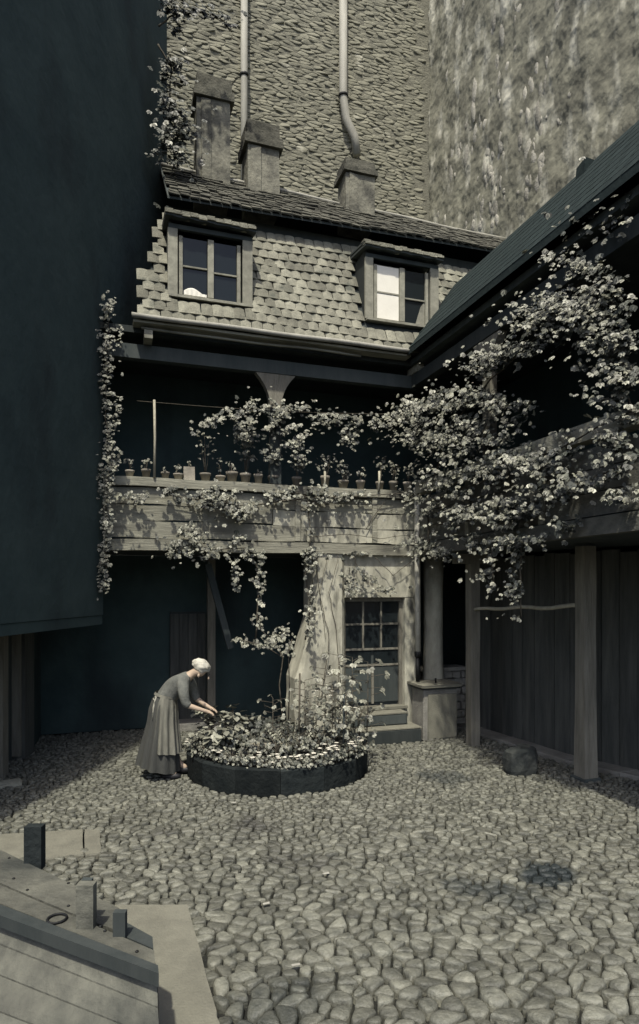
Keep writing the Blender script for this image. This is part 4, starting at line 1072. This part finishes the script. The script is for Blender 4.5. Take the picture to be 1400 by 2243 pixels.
low = [(420,1640,7.15),(440,1648,6.95),(462,1654,6.80),(484,1660,6.68),(507,1666,6.6),(532,1672,6.55),(557,1677,6.52),(583,1680,6.5),(609,1684,6.5),(636,1684,6.5),(662,1682,6.52),(688,1674,6.56),(712,1664,6.62),(735,1658,6.7),(757,1652,6.8),(778,1645,6.95),(796,1640,7.15)]
od = ('first','second','third','fourth','fifth','sixth','seventh','eighth','ninth','tenth','eleventh','twelfth','thirteenth','fourteenth','fifteenth','sixteenth','last')
for i,(px,py,dp) in enumerate(low):
    fl = random.choice((0,0,4,6))
    plant('bedding_plant', px, py-26, dp, 24, 60, .032, 'low bedding plant %s, %s from the left along the front rim' % ('with small pale flowers' if fl else 'without flowers', od[i]), mode='bush', group='bedding plants round the planter rim', flowers=fl)
for i,(px,py,dp,lb) in enumerate([(500,1640,7.0,'left of the pale board'),(560,1645,6.85,'just in front of the pale board'),(700,1640,6.9,'in front of the bushy shrub'),(610,1655,6.8,'in front of the drooping fern'),(655,1650,6.8,'right of the drooping fern')]):
    plant('bedding_plant', px, py-44, dp, 32, 70, .038, 'low leafy plant inside the planter, '+lb, mode='bush', group='low plants inside the planter')
for (px,y0,y1,dp,lab) in ((655,1470,1640,7.2,'bare thin stake standing in the planter right of the slim tree'),(752,1500,1650,6.9,'dark stake at the right side of the planter')):
    a_ = camf((px-700)/F*dp, dp, .24); single('plant_stake', MB().tube([a_, a_+Vector((.01,0,(1640-y0)*dp/F))], .011, n=6), M['dark_wood'] if px > 700 else M['stem'], a_, lab, 'stake')
a_ = bedpos(540,6.95); b_ = bedpos(642,6.95)
single('edging_board', MB().beam(a_+Vector((0,0,.14)), b_+Vector((0,0,.14)), .05,.03), M['cane'], a_, 'short pale board lying among the bedding plants', 'board')

# ------------------------------------------------------------------ cellar hatch, lower left
hb = thing('cellar_hatch', hz(100,2243,0), 'wooden cellar hatch of long boards with an iron ring, beside the stone slab', 'hatch')
def hq(pts, z=None): return [hz(x,y_,z_) for x,y_,z_ in pts]
def hboard(name, pts, th, m, label=None):
    P_ = [hz(*q_) for q_ in pts]
    ar = sum(P_[i].x*P_[(i+1)%4].y-P_[(i+1)%4].x*P_[i].y for i in range(4))
    if ar < 0: P_ = P_[::-1]
    return MB().prism(P_, th).build(name, m, hb, label)
M['hwood'] = mat('hatch_board', (.135,.135,.11), (.06,.061,.052), rough=.85, scale=3.5, bump=.7, bscale=22, stretch=(1,1,1), var=.18, dirt=((.035,.038,.034), 2.2, .50, .70, (1,1,1)))
Z = .48
hboard('board', [(-90,1818,Z),(172,1944,Z),(172,2006,Z),(-90,1896,Z)], .04, M['hwood'])
hboard('board', [(-90,1900,Z),(172,2010,Z),(330,2078,Z),(330,2106,Z),(-90,1936,Z)][:0] or [(-90,1900,Z),(338,2082,Z),(340,2112,Z),(-90,1944,Z)], .05, M['hwood'])
hboard('frame_beam', [(-90,1946,Z+.01),(346,2114,Z+.01),(348,2132,Z+.01),(-90,1972,Z+.01)], .06, M['dark_wood'])
hboard('board', [(185,1952,Z-.03),(262,1990,Z-.03),(262,2040,Z-.03),(185,2012,Z-.03)], .05, M['hwood'])
hboard('end_board', [(262,2012,Z-.01),(334,2052,Z-.01),(336,2078,Z-.01),(262,2046,Z-.01)], .30, M['dark_wood'])
hboard('lid_board', [(-90,1976,Z-.05),(344,2140,Z-.05),(346,2205,Z-.13),(-90,2030,Z-.13)], .03, M['hwood'])
hboard('lid_board', [(-90,2034,Z-.135),(346,2209,Z-.135),(350,2275,Z-.21),(-90,2098,Z-.21)], .03, M['hwood'])
hboard('lid_board', [(-90,2102,Z-.215),(350,2279,Z-.215),(352,2350,Z-.29),(-90,2180,Z-.29)], .03, M['hwood'])
hboard('lid_board', [(-90,2184,Z-.295),(352,2354,Z-.295),(354,2420,Z-.37),(-90,2260,Z-.37)], .03, M['hwood'])
P_ = [hz(340,2090,Z), hz(346,2140,Z-.06), hz(352,2350,Z-.30), hz(354,2430,Z-.40)]
mb = MB(); vs = []
for p_ in P_: vs += [p_-Vector((0,0,.03)), Vector((p_.x,p_.y,-.02))]
mb.add(vs, [(0,1,3,2),(2,3,5,4),(4,5,7,6)]); mb.build('side_cheek', M['dark_wood'], hb)
# posts and ring
def hpost(x0, x1, ytop, ybase, zb, m, label):
    a_ = hz(x0,ybase,zb); b_ = hz(x1,ybase,zb); Yd = pr(a_)[2]; ht = (ybase-ytop)*Yd/F
    w_ = (b_-a_).length; d_ = (b_-a_).normalized(); n_ = Vector((-d_.y,d_.x,0))
    return MB().prism([p_+Vector((0,0,ht)) for p_ in (a_,b_,b_+n_*w_*.6,a_+n_*w_*.6)], ht+.04).build('peg', m, hb, label)
hpost(52,90,1812,1892,Z,M['rim'],'dark upright peg nearest the far end of the hatch')
hpost(166,204,1940,2036,Z,M['hwood'],'pale wooden block on the hatch')
hpost(178,200,1928,1952,Z+.14,M['dark_wood'],None)
hpost(247,274,2000,2062,Z-.02,M['dark_wood'],'dark peg near the right end of the hatch')
rc = hz(125,2012,Z+.008); ringp = [rc+Vector((.045*math.cos(t_),.045*math.sin(t_),0)) for t_ in np.linspace(0,2*PI,17)]
MB().tube(ringp, .006, n=6, cap=False).build('iron_ring', M['iron'], hb)
for (x_, y_) in ((20,1880),(150,1935),(30,1925),(150,1985),(230,2040),(300,2085),(60,1950),(220,2030)):
    MB().lathe(hz(x_,y_,Z+.001), [(.008,0),(.008,.004),(.003,.007)], n=6).build('nail', M['iron'], hb)
# pale block against the left wall
a_ = hz(15,1725); single('pale_stone', MB().box((a_.x-.16,a_.y-.05,-.02),(a_.x+.14,a_.y+.10,.06), bev=.02, jit=.012), M['frame'], a_, 'small pale stone lying at the foot of the left wall', 'stone')
# bits of paper
for (px,py,lab) in ((512,1757,'scrap of white paper on the cobbles below the planter'),(714,1912,'scrap of white paper in the middle of the court'),(648,2112,'small white scrap on the cobbles near the camera'),(584,1978,'thin white chip on the cobbles right of the stone slab')):
    a_ = hz(px,py,.035); ll = random.uniform(.018,.028)
    single('paper_scrap', MB().box((a_.x-ll,a_.y-.010,.030),(a_.x+ll,a_.y+.010,.034), jit=.003), M['zinc'], a_, lab, 'paper')

# ------------------------------------------------------------------ the woman
WY = 7.04
def wp(px, py, dd=0.0):                          # point in her plane (pixel of the photo), dd metres deeper
    Yd = WY+dd; return camf((px-700)/F*WY, Yd, H+(HY-py)/F*WY)
wb0 = wp(372,1700); wb0.z = 0
wo = thing('person', wb0, 'white haired woman in a long dark skirt and tied apron bending over the planter', 'person')
def skin_obj(name, verts, edges, radii, m, root=0, sub=2):
    me = bpy.data.meshes.new(name); me.from_pydata([tuple(v-wb0) for v in verts], edges, []); me.update()
    ob = bpy.data.objects.new(name, me); COL.objects.link(ob)
    md = ob.modifiers.new('skin','SKIN')
    for i, r_ in enumerate(radii):
        sv_ = me.skin_vertices[0].data[i]; sv_.radius = r_ if isinstance(r_,tuple) else (r_,r_); sv_.use_root = (i == root)
    md.use_smooth_shade = True
    sb = ob.modifiers.new('sub','SUBSURF'); sb.levels = sub; sb.render_levels = sub
    dg = bpy.context.evaluated_depsgraph_get(); m2 = bpy.data.meshes.new_from_object(ob.evaluated_get(dg))
    ob.modifiers.clear(); ob.data = m2; ob.data.name = name; m2.materials.clear(); m2.materials.append(m)
    for p_ in m2.polygons: p_.use_smooth = True; p_.material_index = 0
    ob.parent = wo
    return ob
# continuous body: pelvis, spine, neck, head, legs, arms, hands with fingers
V_ = [wp(356,1548), wp(368,1520), wp(386,1500), wp(402,1486), wp(418,1478), wp(428,1472), wp(441,1467), wp(449,1478)]
R_ = [.105,.085,.095,.085,.048,.052,.080,.058]
E_ = [(0,1),(1,2),(2,3),(3,4),(4,5),(5,6),(6,7)]
for sg, (kx,ky,fx,fy) in ((-1,(378,1625,372,1688)),(1,(366,1622,388,1684))):
    b_i = len(V_); V_ += [wp(358,1560,sg*.08), wp(kx,ky,sg*.09), wp(fx,fy-8,sg*.09), wp(fx+18,fy+5,sg*.09)]; R_ += [.085,.055,.038,.03]
    E_ += [(0,b_i),(b_i,b_i+1),(b_i+1,b_i+2),(b_i+2,b_i+3)]
for sg, pts_ in ((-1, [(404,1490),(409,1512),(414,1538),(436,1546),(455,1553)]), (1, [(406,1489),(416,1512),(420,1534),(438,1545),(458,1556)])):
    dd = [sg*.10,sg*.17,sg*.17,sg*.15,sg*.12]; b_i = len(V_)
    for (q_,d_) in zip(pts_,dd): V_.append(wp(q_[0],q_[1],d_))
    R_ += [.055,.046,.038,.028,.020]; E_ += [(3,b_i)]+[(b_i+k,b_i+k+1) for k in range(4)]
    # palm and fingers
    w0 = V_[b_i+4]; pm = len(V_); V_.append(wp(463,1557+sg,sg*.11)); R_.append((.022,.012)); E_.append((b_i+4,pm))
    for f_ in range(4):
        o_ = (f_-1.5)*.015; k0 = len(V_); l = (.030,.034,.032,.025)[f_]
        base = wp(466,1558+sg,sg*.11+o_); V_ += [base, base+Vector((c_,-s_,0))*l*.6+Vector((0,0,-.012)), base+Vector((c_,-s_,0))*l+Vector((0,0,-.034))]
        R_ += [.0085,.0075,.006]; E_ += [(pm,k0),(k0,k0+1),(k0+1,k0+2)]
    k0 = len(V_); V_ += [wp(462,1555,sg*.11-sg*.025), wp(467,1560,sg*.11-sg*.035)]; R_ += [.009,.007]; E_ += [(pm,k0),(k0,k0+1)]
body = skin_obj('body', V_, E_, R_, M['skin'])
# nose, ears
nose = MB(); nose.lathe(wp(457,1485), [(.001,-.02),(.012,-.012),(.010,.0),(.004,.014)], n=6); nose.build('nose', M['skin'], wo)
for sg in (-1,1): MB().lathe(wp(438,1478,sg*.078), [(.003,-.022),(.013,-.01),(.014,.008),(.004,.022)], n=8).build('ear', M['skin'], wo)
for sg in (-1,1): MB().lathe(wp(458,1478,sg*.030), [(.002,-.006),(.006,0),(.002,.006)], n=6).build('eye', M['iron'], wo)
# hair: cap of white hair with a bun
def ellip(c, rx, ry, rz, tiltz, n=16, m_=10, nz=.006):
    """ellipsoid with its long axis along camera right tilted; returns MB"""
    mb = MB(); vs = []; fs = []; X = Vector((c_,-s_,0)); Yv = Vector((s_,c_,0)); Zv = Vector((0,0,1))
    X2 = X*math.cos(tiltz)+Zv*math.sin(tiltz); Z2 = Zv*math.cos(tiltz)-X*math.sin(tiltz)
    for i in range(m_+1):
        ph = PI*i/m_
        for j in range(n):
            th = 2*PI*j/n; k = 1+nz/.1*noise.noise(Vector((math.cos(th)*2,math.sin(th)*2,ph*2)))
            vs.append(c+X2*(rx*math.cos(ph)*k)+(Yv*math.cos(th)*ry+Z2*math.sin(th)*rz)*math.sin(ph)*k)
    for i in range(m_):
        for j in range(n):
            q_ = (j+1)%n; fs.append((i*n+j,i*n+q_,(i+1)*n+q_,(i+1)*n+j))
    return mb.add(vs, fs, True)
ellip(wp(441,1458), .100,.088,.074, -.50, 30, 22, nz=.022).build('hair', M['hair'], wo)
ellip(wp(429,1450), .042,.046,.034, .2, nz=.012).build('hair_bun', M['hair'], wo)
# blouse
V_ = [wp(354,1546), wp(367,1524), wp(384,1503), wp(401,1488), wp(414,1480)]; R_ = [.130,.125,.132,.118,.060]; E_ = [(0,1),(1,2),(2,3),(3,4)]
for sg, pts_ in ((-1, [(404,1491),(409,1512),(414,1536),(424,1542)]), (1, [(406,1490),(416,1512),(420,1532),(428,1540)])):
    dd = [sg*.10,sg*.17,sg*.17,sg*.16]; b_i = len(V_)
    for (q_,d_) in zip(pts_,dd): V_.append(wp(q_[0],q_[1],d_))
    R_ += [.078,.064,.054,.046]; E_ += [(3,b_i)]+[(b_i+k,b_i+k+1) for k in range(3)]
skin_obj('blouse', V_, E_, R_, M['blouse'])
# skirt: lofted with folds, hem higher at the back
def loft(rings, n=48, fold=.0, name='skirt', m=None, a0=0, a1=2*PI, nf=11):
    mb = MB(); vs = []; fs = []; k = len(rings)
    closed = abs(a1-a0-2*PI) < .01
    for i,(cx_,cy_,rx,ry,tl_,dd) in enumerate(rings):
        t_ = i/(k-1)
        for j in range(n):
            a = a0+(a1-a0)*j/(n if closed else n-1)
            fo = 1+fold*t_**.8*(math.sin(a*nf+.6*math.sin(a*3))*.6+math.sin(a*nf*.6+1+t_)*.4)
            X = rx*fo*math.cos(a); Yv = ry*fo*math.sin(a)
            vs.append(wp(cx_,cy_)+Vector((c_,-s_,0))*X+Vector((s_,c_,0))*(Yv+dd)+Vector((0,0,1))*(-tl_*math.cos(a)))
    for i in range(k-1):
        for j in range(n if closed else n-1):
            q_ = (j+1)%n; fs.append((i*n+j,(i+1)*n+j,(i+1)*n+q_,i*n+q_))
    mb.add(vs, fs, True); return mb.build(name, m, wo)
loft([(364,1524,.105,.135,.03,0),(360,1536,.135,.165,.03,0),(357,1552,.150,.180,.02,0),(355,1580,.158,.19,.02,0),(352,1610,.180,.21,.03,0),(349,1640,.205,.225,.045,0),(347,1665,.222,.24,.055,0),(346,1678,.228,.245,.06,0)], 72, .115, 'skirt', M['skirt'])
# apron: bands tied at the back hip, cloth hanging on the near side
loft([(363,1521,.118,.148,.03,-.0),(360,1534,.145,.172,.03,0),(358,1550,.158,.188,.02,0),(357,1575,.164,.198,.02,0),(356,1600,.182,.215,.03,0),(354,1640,.21,.232,.04,0)], 34, .13, 'apron', M['apron'], a0=-PI*.55, a1=PI*.05, nf=17)
MB().tube([wp(348,1519,-.10), wp(341,1527,-.11), wp(346,1532,-.12), wp(349,1521,-.11)], .012, n=6).build('apron_bow', M['tie'], wo)
MB().tube([wp(348,1521,-.11), wp(344,1545,-.15), wp(343,1570,-.17)], [.010,.012,.006], n=6).build('apron_ribbon', M['tie'], wo)
loft([(365,1519,.118,.145,.03,0),(363,1524,.126,.152,.03,0)], 40, 0, 'waistband', M['apron'])
for (px,py,dd) in ((378,1694,-.09),(394,1690,.09)):
    ellip(wp(px,py+1,dd), .115,.042,.042, 0, nz=.002).build('shoe', M['shoe'], wo)
